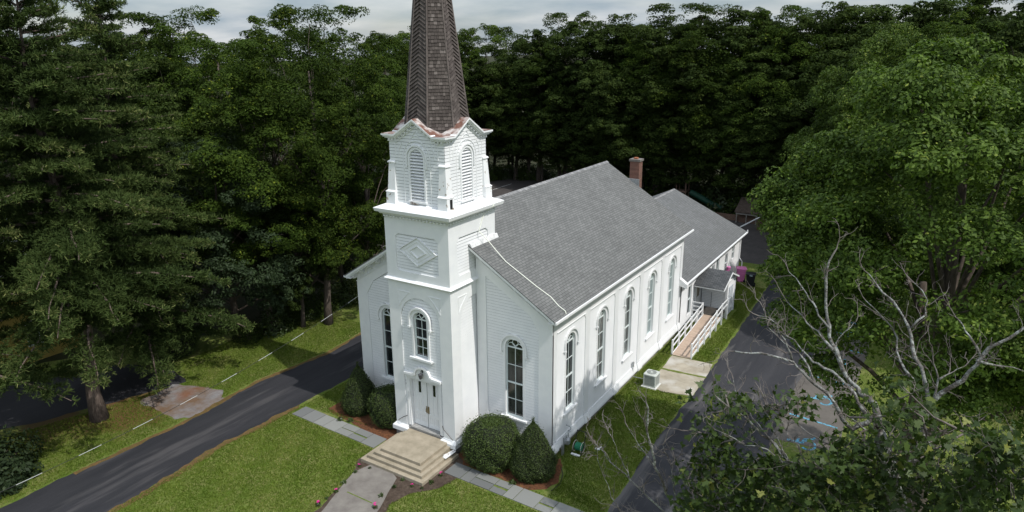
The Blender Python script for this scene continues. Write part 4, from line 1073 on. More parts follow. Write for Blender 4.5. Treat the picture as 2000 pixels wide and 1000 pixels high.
mb.hexa([(AX-.1, PY0, PEZ-.05), (PX+.0, PY0, PEZ-.05), (PX, PYM, PRZ-.05), (AX-.1, PYM, PRZ-.05), (AX-.1, PY0, PEZ), (PX, PY0, PEZ), (PX, PYM, PRZ), (AX-.1, PYM, PRZ)])
mb.hexa([(AX-.1, PYM, PRZ-.05), (PX+.0, PYM, PRZ-.05), (PX, PY1, PEZ-.05), (AX-.1, PY1, PEZ-.05), (AX-.1, PYM, PRZ), (PX, PYM, PRZ), (PX, PY1, PEZ), (AX-.1, PY1, PEZ)])
pr_ = mb.build('porch_roof', M['roof_porch'], PO)
mb = MB()
for s_ in (0, 1):
    ya, yb = (PY0, PYM) if s_ == 0 else (PYM, PY1); za, zb2 = (PEZ, PRZ) if s_ == 0 else (PRZ, PEZ)
    mb.hexa([(PX-.06, ya, za-.17), (PX+.03, ya, za-.17), (PX+.03, yb, zb2-.17), (PX-.06, yb, zb2-.17), (PX-.06, ya, za-.052), (PX+.03, ya, za-.052), (PX+.03, yb, zb2-.052), (PX-.06, yb, zb2-.052)])
mb.build('rake_board', M['paint'], pr_)
mb = MB(); mb.fbox(F2, 23.15, 24.2, -.05, 2.0, .02, .07)
d_ = mb.build('closet_door', M['greydoor'], PO)
mb = MB()
for a in (.25, 1.05, 1.8): mb.fbox(F2, 23.2, 24.15, a-.04, a+.04, .071, .085)
mb.build('door_batten', M['greydoor'], d_)
mb = MB(); mb.fbox(FA, 21.5-LN, 22.4-LN, .33, 2.35, .02, .08); d_ = mb.build('porch_door', M['paint'], PO)
mb = MB(); mb.fbox(FA, 21.65-LN, 22.25-LN, 1.35, 2.2, .082, .09); mb.build('door_light', mat('tan_glass', (.22, .18, .11), .15, spec=.6), d_)
mb = MB(); mb.tube([F.p(AX+.75, .35, .05), F.p(AX+.75, 1.5, .05)], .015, 5); mb.build('standing_rod', M['iron'], PO)
mb = MB(); mb.fbox(F, PX-.72, PX-.62, 1.75, 1.95, .02, .09); mb.build('doorbell_box', M['iron'], PO)
mb = MB(); mb.box(AX, PX-.3, 21.2, 22.93, .16, .32); mb.build('landing_floor', mat('dark_porch_floor', (.06, .055, .05), .8, var=.3, scale=3), PO)

# ================================================================== RAMP
RP = thing('wheelchair_ramp', 'wooden wheelchair ramp with white railings rising to the side porch', 'ramp', (7.7, 17.5, GZ))
rx0, rx1 = 7.05, 8.25; ry0, ry1 = 14.6, 21.2
rz = lambda y: GZ+.05+(.32-GZ-.05)*(y-ry0)/(ry1-ry0)
mb = MB(); y = ry0
while y < ry1-.02:
    y2 = min(y+.135, ry1)
    mb.hexa([(rx0, y, rz(y)-.04), (rx1, y, rz(y)-.04), (rx1, y2-.008, rz(y2)-.04), (rx0, y2-.008, rz(y2)-.04), (rx0, y, rz(y)), (rx1, y, rz(y)), (rx1, y2-.008, rz(y2)), (rx0, y2-.008, rz(y2))]); y = y2
mb.build('ramp_deck', M['ramp'], RP)
mb = MB()
for x in (rx0-.04, rx1+.001):
    mb.hexa([(x, ry0, GZ-.05), (x+.04, ry0, GZ-.05), (x+.04, ry1, rz(ry1)-.22), (x, ry1, rz(ry1)-.22), (x, ry0, rz(ry0)+.04), (x+.04, ry0, rz(ry0)+.04), (x+.04, ry1, rz(ry1)+.06), (x, ry1, rz(ry1)+.06)])
mb.build('ramp_stringer', M['paint'], RP)
for side, x in enumerate((rx0-.02, rx1+.06)):
    ys = np.linspace(ry0+.05, (20.9 if side == 0 else 22.7), 6 if side == 0 else 7)
    for y in ys:
        m_ = MB(); zz = rz(min(y, ry1)); m_.box(x-.05, x+.05, y-.05, y+.05, GZ-.05, zz+1.0); m_.box(x-.055, x+.055, y-.055, y+.055, zz+1.0, zz+1.02)
        m_.build('rail_post', M['paint'], RP)
    for hh in (.52, .93):
        m_ = MB()
        for a, b in zip(ys[:-1], ys[1:]):
            za, zb2 = rz(min(a, ry1))+hh, rz(min(b, ry1))+hh
            m_.hexa([(x-.022, a+.05, za-.045), (x+.022, a+.05, za-.045), (x+.022, b-.05, zb2-.045), (x-.022, b-.05, zb2-.045), (x-.022, a+.05, za+.045), (x+.022, a+.05, za+.045), (x+.022, b-.05, zb2+.045), (x-.022, b-.05, zb2+.045)])
        m_.build('rail', M['paint'], RP)
for hh in (.30, .62, .93):
    m_ = MB(); m_.box(AX-.03, rx0-.08, 20.88, 20.92, .32+hh-.045, .32+hh+.045); m_.build('rail', M['paint'], RP)
m_ = MB(); m_.box(AX-.05, AX+.03, 20.85, 20.95, GZ, 1.3); m_.build('rail_post', M['paint'], RP)
m_ = MB(); m_.box(AX-.02, rx0-.04, 20.9, 20.96, GZ, .32); m_.build('ramp_fascia', M['paint'], RP)

# ================================================================== AIR CONDITIONER
ACx, ACy = 7.45, 9.88
A = thing('air_conditioner', 'grey-green air conditioning condenser on a white pad in the grass beside the church wall', 'air conditioner', (ACx, ACy, GZ))
def rrect(cx, cy, hx, hy, r, n=4):
    P = []
    for (sx, sy, a0) in ((1, 1, 0), (-1, 1, 90), (-1, -1, 180), (1, -1, 270)):
        for k in range(n+1):
            a = R_(a0+90*k/n); P.append((cx+sx*(hx-r)+r*math.cos(a), cy+sy*(hy-r)+r*math.sin(a)))
    return P
def extr(mb, P, z0, z1, m=0, P2=None):
    P2 = P2 or P
    n = len(P); i = len(mb.v)
    mb.v += [(x, y, z0) for x, y in P]+[(x, y, z1) for x, y in P2]
    mb.f.append(tuple(i+k for k in reversed(range(n)))); mb.f.append(tuple(i+n+k for k in range(n))); mb.m += [m, m]
    for k in range(n):
        j = (k+1) % n; mb.f.append((i+k, i+j, i+n+j, i+n+k)); mb.m.append(m)
mb = MB(); mb.box(ACx-.46, ACx+.46, ACy-.46, ACy+.46, GZ-.05, GZ+.06); mb.build('pad', mat('pad_white', (.62, .62, .6), .8, var=.1), A)
mb = MB(); extr(mb, rrect(ACx, ACy, .34, .34, .06), GZ+.07, .50); mb.build('coil', M['acdark'], A)
mb = MB()
for s_ in range(4):
    a = R_(90*s_); c, sn = math.cos(a), math.sin(a)
    for k in range(-8, 9):
        u = k*.037; hx = .008
        P = [(u-hx, .345), (u+hx, .345), (u+hx, .372), (u-hx, .372)]
        P = [(ACx+x*c-y*sn, ACy+x*sn+y*c) for x, y in P]
        extr(mb, P, GZ+.10, .46)
    for k in (-1, 1):
        P = [(k*.30-.012, .33), (k*.37, .33), (k*.37, .375), (k*.30-.012, .375)] if k > 0 else [(-.37, .33), (-.288, .33), (-.288, .375), (-.37, .375)]
        P = [(ACx+x*c-y*sn, ACy+x*sn+y*c) for x, y in P]; extr(mb, P, GZ+.07, .48)
mb.build('side_grille', M['acbody'], A)
mb = MB(); extr(mb, rrect(ACx, ACy, .385, .385, .09), GZ+.07, GZ+.12); extr(mb, rrect(ACx, ACy, .39, .39, .09), .47, .53); extr(mb, rrect(ACx, ACy, .39, .39, .09), .53, .57, 0, rrect(ACx, ACy, .34, .34, .09))
mb.build('top_cover', M['acbody'], A)
mb = MB(); n = 24
mb.lathe((ACx, ACy, .572), [(.285, 0), (.285, .004)], 24)
mb.build('fan_opening', M['acdark'], A)
mb = MB()
for r in (.08, .13, .18, .23, .28):
    mb.tube([(ACx+r*math.cos(R_(t)), ACy+r*math.sin(R_(t)), .584) for t in range(0, 361, 15)], .006, 4)
for t in range(0, 360, 30): mb.tube([(ACx+.06*math.cos(R_(t)), ACy+.06*math.sin(R_(t)), .586), (ACx+.29*math.cos(R_(t)), ACy+.29*math.sin(R_(t)), .586)], .006, 4)
mb.lathe((ACx, ACy, .577), [(.075, 0), (.07, .02)], 16)
mb.build('fan_guard', M['acbody'], A)
mb = MB(); mb.tube([(ACx-.36, ACy, .0), (W2+.15, ACy+.05, -.05), (W2+.12, ACy+.05, .35), (W2+.12, ACy+.05, .6)], .025, 5); mb.box(W2+.07, W2+.17, ACy+.0, ACy+.12, .6, .9); mb.build('conduit', M['steel'], A)

# ================================================================== GAS METER and HOSE REEL
gm = thing('gas_meter', 'grey gas meter with bent pipes at the front right corner of the church', 'gas meter', (6.45, .95, GZ))
mb = MB(); mb.lathe((6.45, 1.05, .12), [(.06, 0), (.15, .05), (.16, .25), (.12, .33), (.03, .36)], 12); mb.box(6.35, 6.56, .92, 1.18, .15, .4); mb.build('meter_body', M['steel'], gm)
mb = MB()
mb.tube([(6.42, .72, GZ), (6.42, .72, .62), (6.42, 1.0, .66), (6.42, 1.0, .5)], .03, 6)
mb.tube([(6.46, 1.12, .5), (6.46, 1.12, .72), (6.46, 1.35, .74), (6.46, 1.38, .9), (6.2, 1.38, .95)], .03, 6)
mb.lathe((6.44, 1.3, .70), [(.09, 0), (.10, .04), (.03, .07)], 12)
mb.tube([(6.40, .6, GZ), (6.40, .6, .25)], .035, 6)
mb.build('pipe', M['steel'], gm)
hr = thing('hose_reel', 'hose reel cart with green hose standing beside the gas meter', 'hose reel', (6.95, 1.25, GZ))
hx, hy = 6.98, 1.3
mb = MB(); mb.tube([(hx-.17, hy, .02), (hx+.17, hy, .02)], .17, 16); 
for k in range(5): mb.tube([(hx-.14+k*.07+.0*math.cos(t), hy+.19*math.cos(R_(t)), .02+.19*math.sin(R_(t))) for t in range(0, 361, 24)], .02, 5)
mb.build('hose_coil', M['pale_green'], hr)
mb = MB()
for x in (hx-.21, hx+.21):
    mb.tube([(x+.0, hy+.27*math.cos(R_(t)), .02+.27*math.sin(R_(t))) for t in range(0, 361, 20)], .015, 5)
mb.build('reel_flange', mat('beige_plastic', (.5, .48, .42), .5), hr)
mb = MB()
for x in (hx-.25, hx+.25):
    mb.tube([(x, hy-.33, GZ+.03), (x, hy, .05), (x, hy+.3, .72)], .02, 6); mb.tube([(x, hy+.05, .05), (x, hy+.30, GZ+.05)], .018, 6)
mb.tube([(hx-.25, hy+.3, .72), (hx+.25, hy+.3, .72)], .02, 6)
mb.build('cart_frame', M['black'], hr)
mb = MB(); mb.box(hx-.24, hx+.24, hy-.42, hy-.30, GZ+.01, GZ+.07); mb.build('foot_tray', M['paint'], hr)
mb = MB(); pts = [(7.3, 1.1, GZ+.02), (7.7, 1.7, GZ+.02), (7.9, 2.5, GZ+.02), (7.75, 3.3, GZ+.02)]
mb.tube(pts, .012, 5); tag(mb.build('garden_hose', M['green_plastic']), 'end of a green garden hose lying in the grass past the hose reel', 'hose')
mb = MB(); pts = [(7.35, -2.2, GZ+.02), (7.45, -1.5, GZ+.02), (7.2, -.8, GZ+.02), (6.9, -.4, GZ+.02)]
mb.tube(pts, .02, 5); tag(mb.build('bed_edging', M['black']), 'black plastic edging strip curving round the mulch bed by the cone-shaped yew', 'edging')
mb = MB(); mb.box(7.55, 7.8, 1.95, 2.05, GZ+.0, GZ+.05); mb.tube([(7.7, 1.9, GZ+.05), (7.78, 2.25, GZ+.05)], .03, 6)
tag(mb.build('hose_nozzle', M['paint']), 'small white nozzle lying on the grass right of the hose reel', 'nozzle')

# ================================================================== WHEELED BINS
def bin_(name, c, hgt, wdt, rot, body, label):
    t = thing(name, label, 'bin', c)
    o = Vector(c); cr_, sr_ = math.cos(rot), math.sin(rot)
    def T(P): return [(o.x+x*cr_-y*sr_, o.y+x*sr_+y*cr_) for x, y in P]
    w_ = wdt/2
    mb = MB(); extr(mb, T(rrect(0, 0, w_*.72, w_*.76, .05)), o.z+.06, o.z+hgt*.92, 0, T(rrect(0, 0, w_*.98, w_*1.05, .05))); mb.build('bin_body', body, t)
    mb = MB(); extr(mb, T(rrect(0, .02, w_*1.07, w_*1.15, .06)), o.z+hgt*.92, o.z+hgt*.965); extr(mb, T(rrect(0, .02, w_*1.05, w_*1.12, .06)), o.z+hgt*.965, o.z+hgt, 0, T(rrect(0, .02, w_*.8, w_*.85, .1)))
    a = T([(-w_*.9, -w_*1.25), (w_*.9, -w_*1.25)]); mb.tube([(a[0][0], a[0][1], o.z+hgt*.9), (a[1][0], a[1][1], o.z+hgt*.9)], .02, 6)
    mb.build('lid', body, t)
    for s_ in (-1, 1):
        a = T([(s_*w_*.78, -w_*.8), (s_*w_*.62, -w_*.8)])
        mb = MB(); mb.tube([(a[0][0], a[0][1], o.z+.11), (a[1][0], a[1][1], o.z+.11)], .11, 14); mb.build('wheel', M['black'], t)
    return t
t = bin_('wheeled_bin', (6.95, 31.9, GZ), 1.25, .72, 1.9, M['pink'], 'pink wheeled rubbish bin beside the annex wall')
p = bin_('wheeled_bin', (7.95, 31.2, GZ), 1.12, .72, 1.75, M['black'], 'black wheeled rubbish bin standing on the grass next to the pink bin')
mb = MB(); mb.hexa([(8.02-.10, 30.84, .62), (8.02+.12, 30.87, .62), (8.02+.12, 30.86, .62), (8.02-.10, 30.83, .62), (8.02-.10, 30.80, .75), (8.02+.12, 30.83, .75), (8.02+.12, 30.82, .75), (8.02-.10, 30.79, .75)])
mb.build('sticker', mat('sticker', (.45, .55, .6), .6), p)
mb = MB(); mb.lathe((6.0+.45, 29.6, 1.25), [(.12, 0), (.17, .25), (.18, .3)], 10); mb.box(6.22, 6.5, 29.45, 29.75, 1.15, 1.25)
tag(mb.build('window_planter', M['pink']), 'small pink bucket hanging under an annex window', 'planter')

# ================================================================== BACKGROUND YARD THINGS (behind the annex)
sl = thing('tube_slide', 'dark green plastic tube slide at the far edge of the rear yard', 'slide', (-2, 57, GZ))
mb = MB(); p0 = G(1385, 412); p1 = G(1416, 413)
mb.tube([(p0[0]-2.5, p0[1], 1.8), (p0[0]-1.5, p0[1], 1.4), (p0[0]-.4, p0[1], .9), (p0[0]+.7, p0[1], .45), (p0[0]+1.5, p0[1], .25)], .36, 12); mb.build('slide_tube', M['green_plastic'], sl)
mb = MB(); mb.box(p0[0]-4.2, p0[0]-2.8, p0[1]-.7, p0[1]+.7, 1.8, 1.95)
for a in (-4.1, -2.9):
    for b in (-.6, .6): mb.box(p0[0]+a-.06, p0[0]+a+.06, p0[1]+b-.06, p0[1]+b+.06, GZ, 3.0)
mb.build('slide_tower', M['wood_old'], sl)
pb = G(1468, 437); PB = thing('picnic_shelter', 'low brown wooden shed with a sloping shingled roof behind the annex', 'shed', (pb[0], pb[1], GZ))
mb = MB(); mb.box(pb[0]-1.5, pb[0]+1.5, pb[1], pb[1]+1.8, GZ, 1.0); mb.build('shed_wall', M['wood_old'], PB)
mb = MB(); mb.hexa([(pb[0]-1.9, pb[1]-.5, .9), (pb[0]+1.8, pb[1]-.5, .9), (pb[0]+1.8, pb[1]+2.2, 2.1), (pb[0]-1.9, pb[1]+2.2, 2.1), (pb[0]-1.9, pb[1]-.5, 1.0), (pb[0]+1.8, pb[1]-.5, 1.0), (pb[0]+1.8, pb[1]+2.2, 2.2), (pb[0]-1.9, pb[1]+2.2, 2.2)])
mb.build('shed_roof', mat('brown_shingles', (.075, .055, .045), .9, var=.3, scale=4), PB)
mb = MB()
for k in range(4): mb.box(pb[0]-1.7+k*1.08, pb[0]-1.6+k*1.08, pb[1]-.45, pb[1]-.35, GZ, .9)
mb.box(pb[0]-1.75, pb[0]+1.65, pb[1]-.46, pb[1]-.34, .72, .88); mb.build('shed_post', mat('grey_wood', (.22, .2, .18), .8), PB)
a = G(1478, 450); b = G(1520, 456); FN = thing('board_fence', 'short reddish brown board fence right of the shed behind the annex', 'fence', (a[0], a[1], GZ))
mb = MB(); L = np.linalg.norm(b-a); d = (b-a)/L
for k in range(int(L/.2)):
    q = a+d*k*.2; mb.tube([(q[0], q[1], GZ), (q[0], q[1], 1.0)], .07, 4)
mb.tube([a+[0, 0, 1.0], b+[0, 0, 1.0]], .06, 4); mb.build('fence_boards', M['wood_old'], FN)
a = G(1432, 452); mb = MB(); mb.tube([(a[0]-.3, a[1]-2.5, GZ+.08), (a[0]+2.0, a[1]+3.2, .9)], .07, 6); tag(mb.build('leaning_pole', M['paint']), 'white pole leaning beyond the annex roof edge', 'pole')
for i, (u, v, c, lb) in enumerate([(1425, 428, M['wood_old'], 'stack of brown planks in the rear yard left of the shed'), (1448, 418, M['steel'], 'grey metal frame of play equipment behind the planks')]):
    p = G(u, v); mb = MB()
    if i == 0:
        for k in range(6): mb.box(p[0]-2.2, p[0]+1.4+.1*k, p[1]-.5+.18*k, p[1]-.36+.18*k, GZ, GZ+.2+.06*k)
    else:
        for k in (-1.2, 0, 1.2): mb.tube([(p[0]+k, p[1]-.7, GZ), (p[0]+k, p[1], 1.6), (p[0]+k, p[1]+.7, GZ)], .05, 5)
        mb.tube([(p[0]-1.3, p[1], 1.6), (p[0]+1.3, p[1], 1.6)], .05, 5)
    tag(mb.build('plank_stack' if i == 0 else 'climbing_frame', c), lb, 'planks' if i == 0 else 'climbing frame')

# ================================================================== NEIGHBOURS (left, behind the pines)
YH = thing('yellow_house', 'yellow clapboard house with white trim half hidden behind the pine', 'house', (-33, -9, GZ))
hx0, hx1, hy0, hy1 = -38.5, -28.0, -15.5, -4.5
mb = MB(); F = Fr(hx1, hy0, 0, 1); clap(mb, F, lambda z: [(0, hy1-hy0)], GZ, 3.4, pitch=.14)
F3 = Fr(hx1, hy1, -1, 0); F4 = Fr(hx0, hy0, 1, 0)
mb.box(hx0, hx1-.02, hy0, hy1, GZ, 3.4)
ym = (hy0+hy1)/2
mb.prism(Fr(hx1, hy0, 0, 1), [(0, 3.4), (hy1-hy0, 3.4), ((hy1-hy0)/2, 6.6)], -.3, 0)
mb.build('wall', M['yellow'], YH)
mb = MB()
for s_ in (0, 1):
    ya, yb, za, zb2 = (hy0-.5, ym, 3.1, 6.75) if s_ == 0 else (ym, hy1+.5, 6.75, 3.1)
    mb.hexa([(hx0, ya, za), (hx1+.45, ya, za), (hx1+.45, yb, zb2), (hx0, yb, zb2), (hx0, ya, za+.12), (hx1+.45, ya, za+.12), (hx1+.45, yb, zb2+.12), (hx0, yb, zb2+.12)])
mb.build('roof', M['roof_porch'], YH)
mb = MB(); 
for s_ in (0, 1):
    ya, yb, za, zb2 = (hy0-.5, ym, 2.9, 6.55) if s_ == 0 else (ym, hy1+.5, 6.55, 2.9)
    mb.hexa([(hx1+.46, ya, za), (hx1+.52, ya, za), (hx1+.52, yb, zb2), (hx1+.46, yb, zb2), (hx1+.46, ya, za+.3), (hx1+.52, ya, za+.3), (hx1+.52, yb, zb2+.3), (hx1+.46, yb, zb2+.3)])
mb.build('rake_trim', M['paint'], YH)
for (c, z0, z1, h) in ((2.6, .3, 2.6, .75), (8.2, .9, 2.4, .6), (5.5, 4.2, 5.4, .45)):
    mb = MB(); mb.fbox(F, c-h-.12, c+h+.12, z0-.12, z1+.12, .0, .06); wn = mb.build('house_window', M['paint'], YH)
    mb = MB(); mb.fbox(F, c-h, c+h, z0, z1, .061, .07); mb.build('pane', M['glass'], wn)
    mb = MB(); mb.fbox(F, c-.03, c+.03, z0, z1, .071, .085); mb.fbox(F, c-h, c+h, (z0+z1)/2-.03, (z0+z1)/2+.03, .0865, .095); mb.build('muntin', M['paint'], wn)
WH = thing('white_house', 'white house glimpsed between the pine branches beyond the picket fence', 'house', (-64, 6, GZ))
mb = MB(); mb.box(-72, -62, -4, 12, GZ, 6); mb.prism(Fr(-62, -4, 0, 1), [(0, 6), (16, 6), (8, 10)], -10, 0); mb.build('wall', M['board'], WH)
mb = MB(); mb.hexa([(-72.5, -5, 5.7), (-61.5, -5, 5.7), (-61.5, 4, 10.2), (-72.5, 4, 10.2), (-72.5, -5, 5.9), (-61.5, -5, 5.9), (-61.5, 4, 10.4), (-72.5, 4, 10.4)])
mb.hexa([(-72.5, 4, 10.2), (-61.5, 4, 10.2), (-61.5, 13, 5.7), (-72.5, 13, 5.7), (-72.5, 4, 10.4), (-61.5, 4, 10.4), (-61.5, 13, 5.9), (-72.5, 13, 5.9)]); mb.build('roof', M['roof_porch'], WH)
for k in range(4):
    mb = MB(); mb.fbox(Fr(-62, -4, 0, 1), 2+k*3.6, 3.2+k*3.6, 2, 4, 0, .05); wn = mb.build('house_window', M['sashpaint'], WH)
    mb = MB(); mb.fbox(Fr(-62, -4, 0, 1), 2.15+k*3.6, 3.05+k*3.6, 2.15, 3.85, .051, .06); mb.build('pane', M['glass'], wn)
a = G(-30, 512); b = G(190, 492); L = np.linalg.norm(b-a); d = (b-a)/L
PF = thing('picket_fence', 'white picket fence with a stone pillar behind the pines', 'fence', tuple(a))
mb = MB(); n_ = np.array([-d[1], d[0], 0])
for k in range(int(L/.18)):
    q = a+d*k*.18; h_ = 1.25
    mb.hexa([q+[0, 0, .1], q+d*.09+[0, 0, .1], q+d*.09+n_*.03+[0, 0, .1], q+n_*.03+[0, 0, .1], q+[0, 0, h_], q+d*.09+[0, 0, h_], q+d*.09+n_*.03+[0, 0, h_], q+n_*.03+[0, 0, h_]])
mb.build('pickets', M['paint'], PF)
for z in (.35, 1.0):
    mb = MB(); mb.hexa([a+n_*.031+[0, 0, z], b+n_*.031+[0, 0, z], b+n_*.08+[0, 0, z], a+n_*.08+[0, 0, z], a+n_*.031+[0, 0, z+.09], b+n_*.031+[0, 0, z+.09], b+n_*.08+[0, 0, z+.09], a+n_*.08+[0, 0, z+.09]]); mb.build('fence_rail', M['paint'], PF)
q = G(72, 503); mb = MB(); mb.box(q[0]-.35, q[0]+.35, q[1]-.35, q[1]+.35, GZ, 1.5); mb.box(q[0]-.42, q[0]+.42, q[1]-.42, q[1]+.42, 1.5, 1.62); mb.build('pillar', M['stonef'], PF)

# ================================================================== VEGETATION
def quads_mesh(name, V, tint, m, parent=None, off=None, nv=4):
    """V: (n, nv, 3) polygons"""
    n = len(V); me = bpy.data.meshes.new(name)
    me.vertices.add(n*nv); me.vertices.foreach_set('co', np.ascontiguousarray(V, dtype=np.float32).reshape(-1))
    me.loops.add(n*nv); me.loops.foreach_set('vertex_index', np.arange(n*nv, dtype=np.int32))
    me.polygons.add(n); me.polygons.foreach_set('loop_start', np.arange(0, n*nv, nv, dtype=np.int32))
    try: me.polygons.foreach_set('loop_total', np.full(n, nv, dtype=np.int32))
    except Exception: pass
    me.update(calc_edges=True)
    a = me.attributes.new('tint', 'FLOAT', 'FACE'); a.data.foreach_set('value', np.asarray(tint, dtype=np.float32))
    me.materials.append(m)
    o = bpy.data.objects.new(name, me); link(o, parent); OFF[o.name] = Vector((0, 0, 0))
    return o
def unit(a): return a/np.maximum(np.linalg.norm(a, axis=-1, keepdims=True), 1e-9)
def leaves_at(rng, P, Nrm, size, flat=.38, aspect=.55, droop=0.0):
    """diamond leaves at P with normals leaning to Nrm"""
    n = len(P); nn = unit(Nrm+rng.normal(size=(n, 3))*flat)
    t = unit(np.cross(nn, rng.normal(size=(n, 3)))); 
    if droop: t = unit(t-np.array([0, 0, droop]))
    b = unit(np.cross(nn, t))
    L = size*rng.uniform(.6, 1.3, (n, 1)); 
    return np.stack([P-t*L*.5, P+b*L*aspect*.5+t*L*.05, P+t*L*.5, P-b*L*aspect*.5+t*L*.05], axis=1)
def crown_clumps(rng, H, R, zb, n, lump=.22, top=1.0, inner=.35):
    """clump centres in an uneven crown: profile wide in the middle, narrower at top"""
    C_ = []
    ph = rng.uniform(0, 6.28, 6)
    while len(C_) < n:
        d = unit(rng.normal(size=3)); 
        if d[2] < -.75: continue
        az = math.atan2(d[1], d[0])
        k = 1+lump*(math.sin(2*az+ph[0])*.5+math.sin(3*az+ph[1]+d[2]*3)*.5+math.sin(5*az+ph[2]+d[2]*5)*.4)
        r = rng.uniform(inner, 1)**.5*k
        zc = zb+(H-zb)*.45
        h = (H-zc) if d[2] > 0 else (zc-zb)
        p = np.array([d[0]*R*r, d[1]*R*r, zc+d[2]*h*min(r, .97)*top])
        C_.append(p)
    return np.array(C_)
def broadleaf(name, seed, H, R, zb, nclump, nsub, nleaf, lsize, leafm, barkm, trunk_r=.3, label=None, cat='tree', group=None, rc=.24, flat=.38, lump=.22, droop=0, nlimb=22, up=.7, aspect=.55, tall=.62, cl=None, fork=0, inner=.35):
    rng = np.random.default_rng(seed)
    T = thing(name, label, cat, (0, 0, 0), group)
    C_ = crown_clumps(rng, H, R, zb, nclump, lump, inner=inner) if cl is None else np.array(cl)
    rcl = R*rc*rng.uniform(.65, 1.25, len(C_))
    Ps = []; Ns = []; Tn = []
    for c, r in zip(C_, rcl):
        axis = unit(c-np.array([0, 0, zb+(H-zb)*.35]))
        dsub = unit(rng.normal(size=(nsub, 3))+axis*.6+np.array([0, 0, .35]))
        sub = c+dsub*r*rng.uniform(.45, 1.0, (nsub, 1))*np.array([1, 1, tall])
        ct = rng.uniform(-.12, .18)
        for s_ in sub:
            d = unit(rng.normal(size=(nleaf, 3))+np.array([0, 0, .5])+axis*.4)
            rr = r*.40*rng.uniform(.75, 1.0, (nleaf, 1))
            p = s_+d*rr*np.array([1, 1, .62])
            if droop: p[:, 2] -= droop*np.linalg.norm(p[:, :2]-s_[:2], axis=1)**1.2
            Ps.append(p); Ns.append(d*1.1+np.array([0, 0, up*.5])); Tn.append(np.clip(rng.normal(.42+ct, .2, nleaf), 0, 1))
    P = np.concatenate(Ps); Nn = np.concatenate(Ns); tn = np.concatenate(Tn)
    V = leaves_at(rng, P, unit(Nn), lsize, flat, aspect)
    quads_mesh('crown', V, tn, leafm, T)
    mb = MB(); th = zb+(H-zb)*.78; k = 9
    wob = rng.normal(size=(k+1, 2))*.012*H; wob[0] = 0; wob = np.cumsum(wob*.5, axis=0)
    tp_ = [np.array([wob[i, 0], wob[i, 1], -.4+(th+.4)*i/k]) for i in range(k+1)]
    tr_ = [trunk_r*(1.35 if i == 0 else 1.0)*(1-.82*i/k) for i in range(k+1)]
    mb.tube(tp_, tr_, 8)
    for j in range(min(nlimb, len(C_))):
        c = C_[j*len(C_)//nlimb if nlimb < len(C_) else j]
        z0 = max(zb*.7, min(th*.92, c[2]*.6)); f = (z0+.4)/(th+.4)*k; i0 = min(int(f), k-1); a = tp_[i0]+(tp_[i0+1]-tp_[i0])*(f-i0)
        r0 = trunk_r*(1-.82*f/k)*.32
        m1 = a+(c-a)*.45+np.array([rng.normal()*.3, rng.normal()*.3, .1*np.linalg.norm(c-a)])
        m2 = a+(c-a)*.75+np.array([rng.normal()*.2, rng.normal()*.2, .08*np.linalg.norm(c-a)])
        mb.tube([a, m1, m2, c], [r0, r0*.7, r0*.45, .02], 5, cap=False)
    mb.build('trunk', barkm, T, smooth=True)
    return T
def place(T, x, y, rz=0, s=1.0, label=None, group=None, first=False, z=GZ, sz=None):
    o = T if first else copy_tree(T)
    o.location = (x, y, z); o.rotation_euler = (0, 0, rz); o.scale = (s, s, sz or s)
    if label: o['label'] = label
    if group: o['group'] = group
    return o

